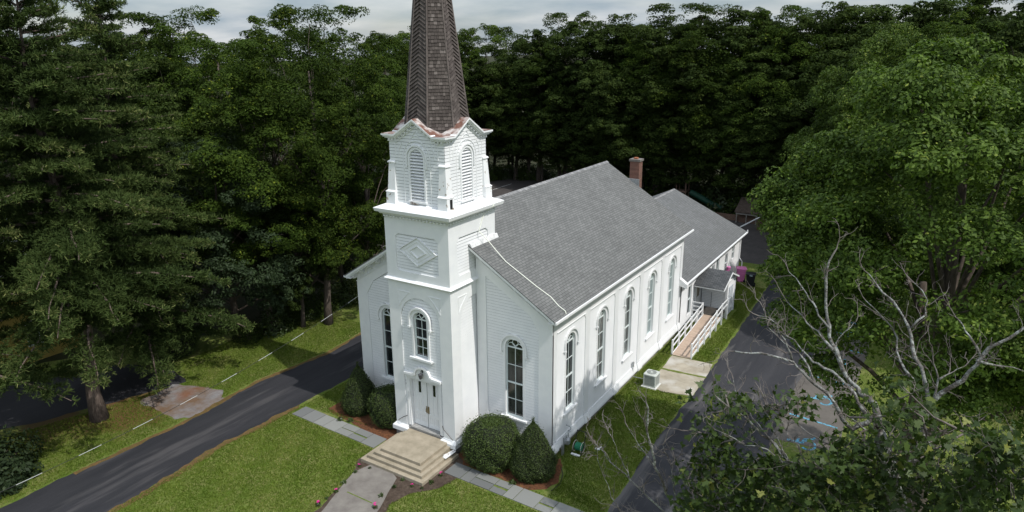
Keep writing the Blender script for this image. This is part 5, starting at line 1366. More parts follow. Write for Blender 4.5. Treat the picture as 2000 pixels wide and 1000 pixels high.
# --- pines (needled, layered boughs)
def pine(name, seed, H, R, zb, label, trunk_r, nwhorl=26, dens=1.0, lean=0, group=None):
    rng = np.random.default_rng(seed); T = thing(name, label, 'pine tree', (0, 0, 0), group)
    mb = MB(); k = 12
    tp_ = [np.array([.25*math.sin(i*.7+seed), .2*math.cos(i*.9), -.4+(H+.2)*i/k]) for i in range(k+1)]; tp_[0] = np.array([tp_[1][0]*.6, tp_[1][1]*.6, -.4])
    mb.tube(tp_, [trunk_r*(1.5 if i == 0 else 1.08 if i == 1 else 1)*(1-.93*i/k) for i in range(k+1)], 10)
    Ps = []; Ds = []; Tn = []
    for wI in range(nwhorl):
        f = (wI+.5)/nwhorl; z = zb+(H-zb)*f**.95
        Lm = R*(1-f**1.5)*(.55+.45*min(1, (f+.12)/.25))+.7
        nb = int(rng.integers(4, 6))+(1 if f > .45 else 0)
        a0 = rng.uniform(0, 6.28)
        for q in range(nb):
            az = a0+q*6.283/nb+rng.normal()*.22; L = Lm*rng.uniform(.6, 1.18)
            zi = z+rng.normal()*.18
            rise = rng.uniform(.02, .22)+.35*f; n = 8
            pts = []
            for i in range(n+1):
                t = i/n; r = L*t
                pts.append(np.array([math.cos(az)*r, math.sin(az)*r, zi+L*(rise*t-.34*t*t*(1-.6*f))+(.10*L*max(0, t-.75)**1.0)])+np.array([rng.normal()*.04, rng.normal()*.04, 0]))
            ti = min(k-1, int((z+.4)/(H+.2)*k)); base = tp_[ti]*1.0; pts = [p+np.array([base[0], base[1], 0])*(1-i/n) for i, p in enumerate(pts)]
            mb.tube(pts, [.02+.016*L*(1-i/n)**1.1 for i in range(n+1)], 4, cap=False)
            d = np.array([math.cos(az), math.sin(az), 0]); s_ = np.array([-math.sin(az), math.cos(az), 0])
            ct = rng.uniform(-.1, .12)
            nt = int((6+L*11.0)*dens)
            for j in range(nt):
                t = rng.uniform(.02, 1.0)**.9; fi = t*n; i0 = min(int(fi), n-1); p = pts[i0]+(pts[i0+1]-pts[i0])*(fi-i0)
                side = 1 if j % 2 else -1
                tl = L*.36*(1.05-t)*rng.uniform(.5, 1.1)+.30
                dd = unit(d*rng.uniform(.4, 1.0)+s_*side*rng.uniform(.3, 1.0)+np.array([0, 0, rng.uniform(-.1, .18)]))
                m_ = max(2, int(tl/.20))
                for g in range(m_):
                    tt = (g+.6)/m_
                    c = p+dd*tl*tt+np.array([0, 0, -.16*tl*tt*tt+rng.normal()*.035])+rng.normal(size=3)*.04
                    nn = 10
                    dirs = unit(rng.normal(size=(nn, 3))*.85+dd*.8+np.array([0, 0, .35]))
                    Ps.append(np.repeat(c[None], nn, 0)); Ds.append(dirs); Tn.append(np.clip(rng.normal(.22+ct+.20*tt+.38*t*t, .15, nn), 0, 1))
    P = np.concatenate(Ps); D = np.concatenate(Ds); tn = np.concatenate(Tn); n = len(P)
    L = rng.uniform(.14, .28, (n, 1)); b = unit(np.cross(D, rng.normal(size=(n, 3))))*rng.uniform(.013, .026, (n, 1))
    V = np.stack([P-b, P+b, P+D*L+b*.5, P+D*L-b*.5], axis=1)
    quads_mesh('needles', V, tn, M['lf_pine'], T)
    mb.build('trunk', M['bark_pine'], T, smooth=True)
    return T
pA = pine('pine_tree', 11, 23.5, 6.2, 6.0, 'tall pine with layered boughs and bare lower trunk beside the gravel patch', .36, 28)
place(pA, -16.8, -9.5, 1.1, 1, first=True)
pC = pine('pine_tree', 37, 23.2, 5.8, 1.6, 'tall pine behind the first one with its tip against the sky', .30, 28)
place(pC, -20.4, -4.2, 2.0, 1, first=True)
pB = pine('pine_tree', 23, 21.0, 6.0, 3.2, 'tall pine cut by the left edge of the photo with long light green boughs', .36, 28)
place(pB, -18.6, -15.6, .3, 1, first=True)

# --- forest prototypes
GF = 'trees of the wood behind the church'
LOC = []
for sd_, (h, r) in zip((101, 102, 103), ((22, 5.2), (24, 5.6), (20, 4.8))):
    LOC.append(broadleaf('locust_tree', sd_, h, r, 2.6, 96, 10, 85, .205, M['lf_locust'], M['bark'], .30, rc=.28, flat=.38, droop=.10, up=.95, aspect=.42, tall=.6, lump=.14, inner=.4))
OAK = []
for sd_, (h, r) in zip((201, 202, 203, 204), ((21, 5.6), (23, 6.2), (18, 5.0), (24, 5.2))):
    OAK.append(broadleaf('forest_tree', sd_, h, r, 2.4, 92, 10, 82, .235, M['lf_forest'], M['bark'], .32, rc=.27, flat=.38, lump=.17, tall=.85, inner=.4))
used = set()
cnt = [0]
side_words = {}
def put(protos, i, u, vtop, dist=None, base=None, s_x=1.0, label=None, group=GF, rz=None):
    """stand a tree at a ground place so that its top reaches a given height"""
    T = protos[i % len(protos)]
    if base is not None: p = G(*base)
    else:
        d = ray(u, vtop)
        while True:                           # step back until the foot stands clear of lots, drives and church
            p = CAM+d*dist/math.hypot(d[0], d[1])
            if not ((-44 < p[0] < 13 and 22 < p[1] < 58+max(0, -p[0])*.12) or (-15 < p[0] < 19 and p[1] < 50)): break
            dist += 2
    d = ray(u, vtop); hd = math.hypot(p[0]-CAM[0], p[1]-CAM[1]); ztop = CAM[2]+d[2]*hd/math.hypot(d[0], d[1])
    h0 = max(v[2] for v in [c.bound_box[6] for c in T.children if c.name.startswith('crown')]) if T.name not in HC else HC[T.name]
    HC[T.name] = h0
    sz = (ztop-GZ)/h0
    first = T.name not in used; used.add(T.name)
    rz = rz if rz is not None else cnt[0]*2.399
    cnt[0] += 1
    s = max(.6, min(1.4, sz))*s_x
    return place(T, p[0], p[1], rz, s, label, group, first, sz=sz)
HC = {}
def crown_top(T):
    c = [c for c in T.children if c.name.startswith('crown')][0]
    v = np.empty(len(c.data.vertices)*3, np.float32); c.data.vertices.foreach_get('co', v); return float(np.sort(v[2::3])[-20])
for T in LOC+OAK: HC[T.name] = crown_top(T)
# locust group left of the steeple
loc_rows = [
 (LOC, 1, 585, 5, 47, 1.0, 'tallest feathery locust just left of the steeple with yellow-green tips'),
 (LOC, 0, 470, 75, 49, 1.05, 'feathery locust between the dark maple and the tallest locust'),
 (LOC, 2, 690, 120, 52, .95, 'feathery locust touching the left side of the belfry'),
 (LOC, 1, 400, 8, 62, 1.1, 'tall locust rising above the dark maple'),
 (LOC, 0, 620, 10, 60, 1.1, 'broad locust behind the tallest locust left of the steeple'),
 (LOC, 2, 745, 60, 68, 1.0, 'locust whose low top shows just left of the spire'),
 (LOC, 0, 300, 25, 66, 1.1, 'locust with its top against the sky right of the pine tip'),
 (LOC, 1, 510, 20, 70, 1.1, 'locust filling the skyline midway between pine and spire')]
loc_rows += [(OAK, 2, 560, 330, 49, .8, 'lower tree in front of the tallest locust by the left lawn'), (OAK, 0, 645, 290, 54, .8, 'lower tree whose crown hides the ground left of the roof rake'),
 (LOC, 2, 715, 330, 60, .75, 'low locust beside the left cornice of the nave'), (OAK, 1, 480, 300, 56, .9, 'dark tree behind the dark maple')]
for pr, i, u, v, dd, sx, lb in loc_rows: put(pr, i, u, v, dd, s_x=sx, label=lb, group='locust trees left of the steeple')
# wood behind the parking lot and church: several ranks of crowns
rows = [
 # u, vtop, dist, proto set
 (775, 62, 104), (835, 45, 110), (905, 55, 108), (955, 42, 112), (1005, 50, 104), (1060, 38, 100), (1110, 24, 96), (1160, 30, 94), (1215, 42, 96), (1265, 40, 92),
 (1265, 5, 88), (1320, 8, 92), (1385, 6, 86), (1440, 10, 90), (1490, 18, 88), (1540, 8, 84), (1600, 4, 88), (1660, 2, 84), (1720, 8, 88), (1780, -5, 84), (1840, 0, 82), (1900, -12, 82), (1960, -5, 80), (2020, -12, 80),
 (800, 120, 96), (880, 118, 94), (960, 110, 96), (1030, 95, 92), (1095, 110, 90), (1165, 100, 86), (1230, 85, 84), (1300, 70, 80), (1360, 80, 78), (1430, 75, 78), (1500, 85, 76), (1570, 80, 72), (1640, 60, 72), (1710, 50, 70), (1790, 45, 70), (1870, 40, 66), (1950, 30, 66), (2030, 20, 64),
 (850, 190, 88), (940, 180, 90), (1000, 140, 86), (1065, 190, 84), (1130, 170, 80), (1200, 175, 76), (1290, 95, 68), (1385, 100, 66), (1330, 160, 62), (1450, 160, 64), (1530, 150, 60), (1600, 140, 58), (1690, 120, 56), (1900, 110, 54), (1990, 100, 52), (2060, 90, 50),
 (1000, 215, 84), (1180, 230, 72), (1250, 250, 66), (1130, 250, 78)]
places = ['above the nave ridge', 'over the chimney', 'right of the spire', 'behind the annex', 'on the skyline', 'behind the big maple']
def where(u, v, dd):
    if u < 930: a = 'just right of the spire'
    elif u < 1040: a = 'above the left nave roof'
    elif u < 1150: a = 'above the nave ridge'
    elif u < 1270: a = 'above the chimney'
    elif u < 1400: a = 'above the annex roof'
    elif u < 1560: a = 'between the annex and the big maple'
    else: a = 'behind the big maple'
    b = 'skyline tree' if v < 62 and dd > 80 else 'middle-rank tree' if dd > 74 else 'front-rank tree'
    return a, b
seen = {}
rnd = random.Random(77)
for n_, (u, v, dd) in enumerate(rows):
    pr = OAK if n_ % 3 else LOC
    a_, b_ = where(u, v, dd)
    seen.setdefault((a_, b_), []).append((u, n_))
    o = put(pr, n_+rnd.randint(0, 3), u+rnd.uniform(-8, 8), v+rnd.uniform(-3, 3), dd, s_x=rnd.uniform(1.0, 1.2))
    rows[n_] = (u, v, dd, o, a_, b_)
ORD = ['leftmost', 'second', 'third', 'fourth', 'fifth', 'sixth', 'seventh', 'eighth', 'ninth', 'tenth', 'eleventh', 'twelfth', 'thirteenth', 'fourteenth', 'fifteenth', 'sixteenth']
NUMW = ['one', 'two', 'three', 'four', 'five', 'six', 'seven', 'eight', 'nine', 'ten', 'eleven', 'twelve', 'thirteen', 'fourteen', 'fifteen', 'sixteen']
for key, lst in seen.items():
    lst.sort()
    for k_, (u, n_) in enumerate(lst):
        o = rows[n_][3]
        if len(lst) == 1: o['label'] = 'dark %s %s' % (key[1], key[0])
        else: o['label'] = '%s of %s dark %ss %s' % (ORD[k_]+('' if k_ == 0 else ' from left'), NUMW[len(lst)-1], key[1], key[0])
# trees far left behind the pines
for i, (u, v, dd, lb) in enumerate([(40, 60, 80, 'far tree low on the skyline at the left edge behind the pines'), (130, 50, 84, 'far tree behind the first pine seen under its top'), (215, 45, 78, 'far tree right of the pine top'), (-40, 50, 70, 'far tree at the outer left edge'),
                                    (260, 120, 64, 'leafy tree standing behind the right boughs of the pine'), (340, 110, 60, 'leafy tree above the dark maple by the pine'), (90, 180, 92, 'leafy tree above the white house'), (190, 200, 74, 'leafy tree deep behind the pine trunk')]):
    put(OAK, i, u, v, dd, s_x=1.15, label=lb, group='trees behind the pines')
# dark maple left, low to the ground
dm_ = broadleaf('dark_maple', 301, 13.9, 4.9, .8, 130, 10, 50, .19, M['lf_dark'], M['bark'], .28, 'dense dark maple with low boughs right of the pine', rc=.24, flat=.38, lump=.15, tall=.6, inner=.55)
place(dm_, -19.9, 1.6, 0, first=True)
# --- big maples at the right
mk = dict(leafm=M['lf_maple'], barkm=M['bark'])
rg1 = np.random.default_rng(41)
C1 = crown_clumps(rg1, 19.5, 6.2, 6.4, 250, .15, inner=.35)
C2 = unit(rg1.normal(size=(45, 3)))*rg1.uniform(.5, 1, (45, 1))*np.array([1.7, 1.8, 2.6])+np.array([-4.9, 1.2, 12.6])
C1 = np.concatenate([C1, C2])
m1 = broadleaf('maple_tree', 401, 19.5, 6.2, 6.4, 260, 12, 95, .145, trunk_r=.50, label='biggest bright green maple with thick trunks beside the wheelchair parking bays', rc=.20, flat=.38, lump=.15, tall=.6, droop=.25, nlimb=26, cl=C1, **mk)
place(m1, 21.5, 1.7, 0, first=True)
mb = MB(); mb.tube([(-.85, .9, -.3), (-.8, .9, 3.5), (-.75, .8, 7.5), (-1.2, .8, 11)], [.34, .27, .22, .12], 8); mb.build('second_trunk', M['bark'], m1, smooth=True)
m2 = broadleaf('maple_tree', 402, 17.5, 7.4, 1.8, 230, 12, 70, .18, trunk_r=.55, label='broad maple standing behind the biggest maple, right of the rear driveway', rc=.20, flat=.38, lump=.25, tall=.55, droop=.25, nlimb=40, inner=.55, **mk)
place(m2, 22.6, 26.6, 0, first=True)
m3 = broadleaf('maple_tree', 403, 13.5, 6.2, 1.6, 150, 11, 70, .19, trunk_r=.35, label='lower maple beyond the rear driveway, left of the biggest maple', rc=.24, flat=.38, lump=.25, tall=.55, droop=.25, inner=.5, **mk)
place(m3, 14.6, 46.0, .5, first=True)
m4 = copy_tree(m2); place(m4, 31.5, 22.5, 2.2, .82, 'maple partly cut by the right edge of the photo beyond the lawn', first=True)
m5 = copy_tree(m2); d_ = ray(1765, 300); p_ = CAM+d_*69/math.hypot(d_[0], d_[1]); place(m5, p_[0], p_[1], 1.0, 1.0, 'tall bright maple whose top rises behind the biggest maple', first=True, sz=1.17); m5['group'] = 'maples right of the driveway'
for o, g in ((m1, 0), (m2, 0), (m3, 0), (m4, 0)): o['group'] = 'maples right of the driveway'
# bare forest trees
def bare_tree(seed, H, R, name='bare_tree', label=None, r0=.12, m=None, gen=4):
    rng = np.random.default_rng(seed); T = thing(name, label, 'bare tree', (0, 0, 0)); mb = MB()
    def grow(p, d, L, r, g):
        n = 5; pts = [p]; q = p.copy(); dd = d.copy()
        for i in range(n):
            dd = unit(dd+rng.normal(size=3)*.16+np.array([0, 0, .05])); q = q+dd*L/n; pts.append(q.copy())
        mb.tube(pts, [r*(1-.6*i/n) for i in range(n+1)], 5 if g > 1 else 3, cap=False)
        if g > 0:
            for i in range(3 if g > 1 else 4):
                j = int(rng.integers(2, n+1)); nd = unit(dd+rng.normal(size=3)*.65+np.array([0, 0, .12])); grow(pts[j], nd, L*rng.uniform(.5, .75), r*.5, g-1)
    grow(np.array([0, 0, -.3]), np.array([0, 0, 1.]), H*.5, r0, gen)
    mb.build('branches', m or M['bark'], T, smooth=True); return T
bt = bare_tree(7, 15, 4)
for i, (u, v, dd, lb) in enumerate([(1518, 180, 88, 'grey bare tree standing in the dark wood left of the big maple')]):
    d = ray(u, v); p = CAM+d*dd/math.hypot(d[0], d[1]); place(bt, p[0], p[1], i*1.7, 1, lb, None, i == 0, sz=(p[2]-GZ)/11.5)
# --- undergrowth along the edge of the wood
def bush_mesh(name, seed, R, H, n, ls, m, label, cat, tall=.8, flat=.6, core=True, group=None):
    rng = np.random.default_rng(seed); T = thing(name, label, cat, (0, 0, 0), group)
    d = unit(rng.normal(size=(n, 3))); d[:, 2] = np.abs(d[:, 2])*1.0
    ph = rng.uniform(0, 6.28, 4); az = np.arctan2(d[:, 1], d[:, 0])
    k = 1+.14*np.sin(3*az+ph[0])+.10*np.sin(5*az+ph[1]+d[:, 2]*4)+.1*np.sin(7*az+d[:, 2]*7+ph[2])
    r = rng.uniform(.72, 1.03, n)*k
    P = d*r[:, None]*np.array([R, R, H]); V = leaves_at(rng, P, d+np.array([0, 0, .4]), ls, flat)
    quads_mesh('foliage', V, np.clip(rng.normal(.45, .2, n), 0, 1), m, T)
    if core:
        mb = MB()
        for i in range(14):
            a = rng.uniform(0, 6.28); e = rng.uniform(.3, 1.3)
            mb.tube([(0, 0, -.1), (math.cos(a)*R*.35*math.cos(e), math.sin(a)*R*.35*math.cos(e), H*.4*math.sin(e)+.1), (math.cos(a)*R*.8*math.cos(e), math.sin(a)*R*.8*math.cos(e), H*.85*math.sin(e))], [.04, .03, .01], 4, cap=False)
        mb.build('stems', M['bark'], T)
    return T
ub = [bush_mesh('wild_bush', 500+i, 1.7, 1.9+.5*i, 1500, .24, M['lf_weed'] if i == 1 else M['lf_forest'], None, 'bush', group='undergrowth along the edge of the wood') for i in range(3)]
ulist = []
for (u0, v0, u1, v1, n) in [(470, 668, 690, 590, 9), (905, 352, 1075, 348, 9), (1250, 375, 1520, 432, 12), (1520, 430, 1620, 440, 5), (620, 560, 735, 470, 6), (1090, 340, 1240, 345, 5)]:
    for i in range(n): t = (i+.5)/n; ulist.append((u0+(u1-u0)*t, v0+(v1-v0)*t, (u0, n, i)))
zn = {470: 'along the left lawn behind the driveway', 905: 'at the far edge of the rear parking lot', 1250: 'at the wood edge behind the annex', 1520: 'left of the big maple beyond the rear driveway', 620: 'under the locusts by the rear lot', 1090: 'behind the nave ridge'}
for i, (u, v, k) in enumerate(ulist):
    p = G(u, v); T = ub[i % 3]; s = rnd.uniform(.8, 1.35)
    if u < 760: s *= .72
    elif 1200 < u: s *= 1.6
    place(T, p[0]+rnd.uniform(-.6, .6), p[1]+rnd.uniform(0, 1.2), i*1.3, s, '%s low wild bush %s' % (['leftmost', 'second from left', 'third from left', 'fourth from left', 'fifth from left', 'sixth from left', 'seventh from left', 'eighth from left', 'ninth from left', 'tenth from left', 'eleventh from left', 'twelfth from left'][k[2]], zn[k[0]]), None, i < 3)
# --- shrubs
def clipped(name, seed, R, H, kind, label, n=9000, ls=.065, cz=None):
    rng = np.random.default_rng(seed); T = thing(name, label, 'shrub', (0, 0, 0), 'clipped yews at the foot of the church')
    def prof(t):                              # radius over height 0..1
        if kind == 'cone': return np.where(t < .25, .78+.22*np.sin(t/.25*1.57), np.power(np.clip((1-t)/.75, 0, 1), .72))
        return np.power(np.clip(1-np.power(np.abs(t-.46)/.56, 2.6), 0, 1), .42)
    ph = rng.uniform(0, 6.28, 6)
    def rad(az, t): return R*prof(t)*(1+.035*np.sin(3*az+ph[0])+.04*np.sin(5*az+9*t+ph[1])+.03*np.sin(9*az+ph[2]+14*t)+.02*np.sin(17*az-23*t+ph[3]))
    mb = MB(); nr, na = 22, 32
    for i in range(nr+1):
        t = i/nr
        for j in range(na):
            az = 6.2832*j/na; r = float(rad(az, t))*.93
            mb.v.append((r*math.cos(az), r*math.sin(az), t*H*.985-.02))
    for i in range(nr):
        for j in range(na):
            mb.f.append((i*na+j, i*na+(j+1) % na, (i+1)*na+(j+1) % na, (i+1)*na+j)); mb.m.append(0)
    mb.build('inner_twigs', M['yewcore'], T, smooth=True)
    t = rng.uniform(0, 1, n*3); keep = rng.uniform(0, 1, n*3) < prof(t)*.9+.1; t = t[keep][:n]; az = rng.uniform(0, 6.2832, len(t))
    r = rad(az, t)*rng.uniform(.93, 1.04, len(t)); P = np.stack([r*np.cos(az), r*np.sin(az), t*H], 1)
    tz = (rad(az, np.clip(t-.02, 0, 1))-rad(az, np.clip(t+.02, 0, 1)))/(.04*H)
    Nn = unit(np.stack([np.cos(az), np.sin(az), tz], 1))
    # top cap
    m_ = n//7; a2 = rng.uniform(0, 6.28, m_); r2 = np.sqrt(rng.uniform(0, 1, m_))*(R*.45 if kind != 'cone' else R*.06)
    P2 = np.stack([r2*np.cos(a2), r2*np.sin(a2), np.full(m_, H*(1.0 if kind != 'cone' else .99))+rng.normal(size=m_)*.02-(r2/R)**2*.25*H*(kind != 'cone')], 1)
    P = np.concatenate([P, P2]); Nn = np.concatenate([Nn, np.tile([0, 0, 1.], (m_, 1))])
    k_ = rng.uniform(size=len(P)) < .05; P[k_] *= rng.uniform(1.03, 1.10, (k_.sum(), 1))
    V = leaves_at(rng, P, Nn, ls*1.15, .9, .4)
    cl = .42+.10*np.sin(P[:, 0]*5+ph[4])*np.sin(P[:, 2]*6+ph[5])
    quads_mesh('foliage', V, np.clip(rng.normal(0, .2, len(P))+cl, 0, 1), M['lf_yew'], T)
    return T
y1 = clipped('yew_shrub', 1, 1.38, 2.25, 'ball', 'broad rounded yew shrub right of the front steps', 15000); place(y1, 3.75, -1.65, 0, first=True)
y2 = clipped('yew_shrub', 2, 1.12, 2.75, 'cone', 'cone-shaped yew shrub at the front right corner of the church', 14000); place(y2, 5.95, -1.45, 0, first=True)
y3 = clipped('yew_shrub', 3, 1.15, 2.0, 'ball', 'rounded yew shrub just left of the front steps', 11000); place(y3, -3.0, -1.35, 1, first=True)
y4 = clipped('yew_shrub', 4, 1.05, 2.7, 'cone', 'cone-shaped yew shrub at the front left corner of the church', 11000); place(y4, -5.35, -1.3, 2, first=True)
b5 = clipped('round_bush', 5, 1.75, 2.2, 'ball', 'dark round bush in the shade behind the pine trunk', 6000, .11); place(b5, -21.3, -2.6, 0, first=True); del b5['group']
bl = bush_mesh('rhododendron', 61, 2.1, 2.3, 5200, .22, M['lf_dark'], 'dark glossy leafy bush at the lower left edge of the photo', 'bush', flat=.7); place(bl, -15.3, -15.6, 0, first=True)
# --- little flowers in the bed
def flower(seed, pink):
    rng = np.random.default_rng(seed); T = thing('flower_plant', None, 'flower', (0, 0, 0), 'small plants in the flower bed by the steps')
    n = 60; d = unit(rng.normal(size=(n, 3))); d[:, 2] = np.abs(d[:, 2]); P = d*rng.uniform(.3, 1, (n, 1))*np.array([.13, .13, .16])
    quads_mesh('foliage', leaves_at(rng, P, d, .09, .6), rng.uniform(.4, .95, n), M['lf_weed'], T)
    if pink:
        mb = MB()
        for i in range(4):
            a = rng.uniform(0, 6.28); r = rng.uniform(0, .10); c = np.array([r*math.cos(a), r*math.sin(a), .17+rng.uniform(0, .05)])
            for k in range(5):
                b = 6.283*k/5; mb.poly([c, c+[.035*math.cos(b-.5), .035*math.sin(b-.5), .012], c+[.05*math.cos(b), .05*math.sin(b), .01], c+[.035*math.cos(b+.5), .035*math.sin(b+.5), .012]])
        mb.build('petals', M['petal'], T)
    return T
fp, fg = flower(1, True), flower(2, False)
FLW = [(702, 912, 1, 'pink flower plant left of the bottom step'), (657, 962, 1, 'pink flower plant beside the left edge of the front walk'), (622, 988, 1, 'pink flower cluster lowest at the left of the front walk'), (805, 951, 1, 'pink flower plant in front of the step corner'),
       (861, 930, 1, 'pink flower plant right of the steps'), (733, 993, 1, 'pink flower plant beside the right edge of the front walk'), (722, 916, 0, 'green seedling nearest the bottom step on the left'), (694, 924, 0, 'green seedling at the top of the left bed'),
       (673, 944, 0, 'green seedling halfway along the left bed'), (638, 974, 0, 'green seedling low in the left bed'), (786, 938, 0, 'tallest green seedling in front of the steps'), (842, 944, 0, 'green seedling right of the step corner'), (824, 955, 0, 'green seedling below the step corner'), (770, 953, 0, 'green seedling above the right edge of the walk'), (745, 970, 0, 'green seedling beside the right side of the walk')]
f1 = f2 = True
for i, (u, v, k, lb) in enumerate(FLW):
    p = G(u, v); place(fp if k else fg, p[0], p[1], i, .75+.2*(i % 3), lb, None, (f1 if k else f2), z=GZ+.01)
    if k: f1 = False
    else: f2 = False
for i, (u, v) in enumerate([(664, 822), (685, 823), (1000, 945)]):
    p = G(u, v); place(fg, p[0], p[1], i*2, 1.6, ['bright green weed nearest the driveway at the foot of the left yews', 'bright green weed under the rounded yew left of the steps', 'bright green weed in the mulch under the cone-shaped yew on the right'][i], 'weeds in the mulch beds', False)

# ================================================================== THE DYING MAPLE IN FRONT
NM = thing('dying_maple', 'half-dead maple with grey lichen-covered bare limbs rising at the lower right', 'tree', (20.3, -16.9, GZ))
rngm = np.random.default_rng(88)
limbs = []                                   # (points, start radius)
def limb(pts, r0, d0, d1=None, r1=None):
    d1 = d1 or d0; n = len(pts); P = []
    for i, (u, v) in enumerate(pts): P.append(at(u, v, d0+(d1-d0)*i/(n-1)))
    Q = []
    for a, b in zip(P[:-1], P[1:]):
        Q.append(a); L = np.linalg.norm(b-a)
        Q.append((a+b)/2+rngm.normal(size=3)*L*.05)
    Q.append(P[-1]); limbs.append((Q, r0, r1 if r1 else r0*.25)); return Q
D = 9.0
trunk_top = at(1716, 835, D)
lt = [np.array([20.3, -16.9, GZ-.3]), np.array([20.35, -16.85, 5.0]), np.array([20.25, -16.9, 10.0]), at(1752, 1045, D), at(1742, 950, D), at(1724, 873, D), trunk_top]
limbs.append((lt, .34, .07))
limb([(1716, 835), (1708, 813), (1690, 826), (1664, 838), (1636, 794), (1592, 752), (1548, 708), (1502, 692), (1433, 686)], .060, D, 8.6)
limb([(1548, 708), (1532, 664), (1518, 631), (1482, 617)], .024, 8.75, 8.6)
limb([(1592, 752), (1578, 715), (1560, 690), (1530, 670), (1500, 640), (1490, 600)], .022, 8.8, 9.2)
limb([(1716, 835), (1710, 788), (1680, 770), (1662, 746), (1644, 716), (1632, 683), (1621, 656), (1617, 620), (1612, 578), (1612, 543), (1620, 510), (1634, 486)], .068, D, 9.6)
limb([(1692, 809), (1668, 770), (1638, 734), (1608, 716), (1587, 707), (1563, 680), (1539, 659), (1533, 647)], .040, D, 9.4)
limb([(1629, 683), (1605, 659), (1587, 641), (1566, 617), (1548, 599), (1530, 578)], .028, 9.2, 9.7)
limb([(1617, 641), (1599, 614), (1590, 593), (1575, 575), (1554, 545), (1540, 530)], .026, 9.3, 9.9)
limb([(1632, 683), (1640, 660), (1660, 640), (1672, 628)], .018, 9.3, 9.4)
limb([(1740, 930), (1760, 915), (1785, 900), (1796, 868), (1807, 830), (1823, 785), (1857, 758), (1895, 725), (1917, 697), (1950, 670), (2000, 642), (2060, 610)], .085, D, 9.6)
limb([(1823, 785), (1834, 741), (1823, 708)], .030, 9.1, 9.2)
limb([(1834, 741), (1860, 725), (1885, 715)], .02, 9.1, 9.4)
limb([(1917, 697), (1895, 659), (1880, 635), (1867, 620)], .026, 9.3, 9.5)
limb([(1905, 705), (1950, 714), (2000, 725)], .028, 9.3, 9.7)
limb([(1815, 790), (1807, 741), (1785, 697), (1779, 659), (1763, 615), (1724, 571), (1697, 535)], .045, 9.1, 9.8)
limb([(1779, 642), (1807, 615), (1810, 587), (1785, 552)], .024, 9.4, 9.7)
limb([(1785, 745), (1757, 703), (1752, 659), (1724, 620), (1691, 587)], .030, 9.2, 9.8)
limb([(1735, 960), (1785, 920), (1840, 917), (1895, 923), (1950, 912), (2030, 900)], .042, D, 8.4)
limb([(1724, 873), (1690, 840), (1660, 815)], .03, D, 8.6)
limb([(1738, 1000), (1700, 985), (1650, 960), (1590, 930), (1540, 900), (1490, 850), (1450, 812), (1400, 776)], .055, D, 7.6)
limb([(1540, 900), (1520, 860), (1505, 820), (1495, 790)], .016, 8.0, 8.1)
limb([(1560, 912), (1500, 878), (1455, 868), (1420, 850), (1395, 838)], .018, 8.1, 7.7)
limb([(1530, 892), (1480, 830), (1462, 800), (1440, 770), (1432, 740)], .016, 8.0, 8.3)
limb([(1590, 930), (1560, 870), (1540, 850), (1520, 800)], .018, 8.3, 8.4)
limb([(1650, 960), (1620, 900), (1600, 860), (1560, 830)], .024, 8.6, 8.5)
# left-hand dead limb, low in the picture
limb([(1748, 1100), (1640, 1120), (1500, 1110), (1400, 1060), (1327, 1000), (1302, 964), (1280, 910), (1270, 863), (1266, 809), (1261, 784)], .07, D, 8.2)
limb([(1400, 1060), (1340, 1030), (1298, 1000), (1266, 971), (1230, 935), (1194, 906), (1162, 867)], .03, 8.6, 8.6)
limb([(1280, 910), (1248, 870), (1226, 834)], .014, 8.4, 8.6)
limb([(1230, 935), (1212, 892), (1194, 849), (1186, 838)], .014, 8.6, 8.7)
limb([(1340, 1030), (1327, 993), (1313, 928), (1302, 888), (1295, 870)], .018, 8.6, 8.4)
limb([(1298, 1000), (1240, 1000), (1212, 1000), (1187, 946), (1170, 900), (1165, 870)], .014, 8.6, 8.7)
limb([(1400, 1060), (1360, 1000), (1342, 957), (1334, 921), (1352, 892)], .018, 8.6, 8.2)
limb([(1785, 920), (1830, 860), (1820, 840), (1812, 815)], .014, 8.9, 8.9)
limb([(1840, 1080), (1850, 1000), (1838, 940), (1820, 880), (1813, 860)], .02, 8.4, 8.6)
limb([(1895, 923), (1890, 880), (1885, 845)], .014, 8.6, 8.5)
limb([(1945, 912), (1950, 885), (1940, 880)], .014, 8.5, 8.4)
bark = MB(); tw = MB()
def twig(p, d, L, r, g):
    n = 4; pts = [p]; q = p.copy(); dd = d.copy()
    for i in range(n):
        dd = unit(dd+rngm.normal(size=3)*.24+np.array([0, 0, .07])); q = q+dd*L/n; pts.append(q.copy())
    tw.tube(pts, [r*(1-.55*i/n) for i in range(n+1)], 4, cap=False)
    if g > 0:
        for i in range(2+(g > 1)):
            j = int(rngm.integers(1, n+1)); twig(pts[j], unit(dd+rngm.normal(size=3)*.7), L*rngm.uniform(.45, .7), r*.6, g-1)
    return pts
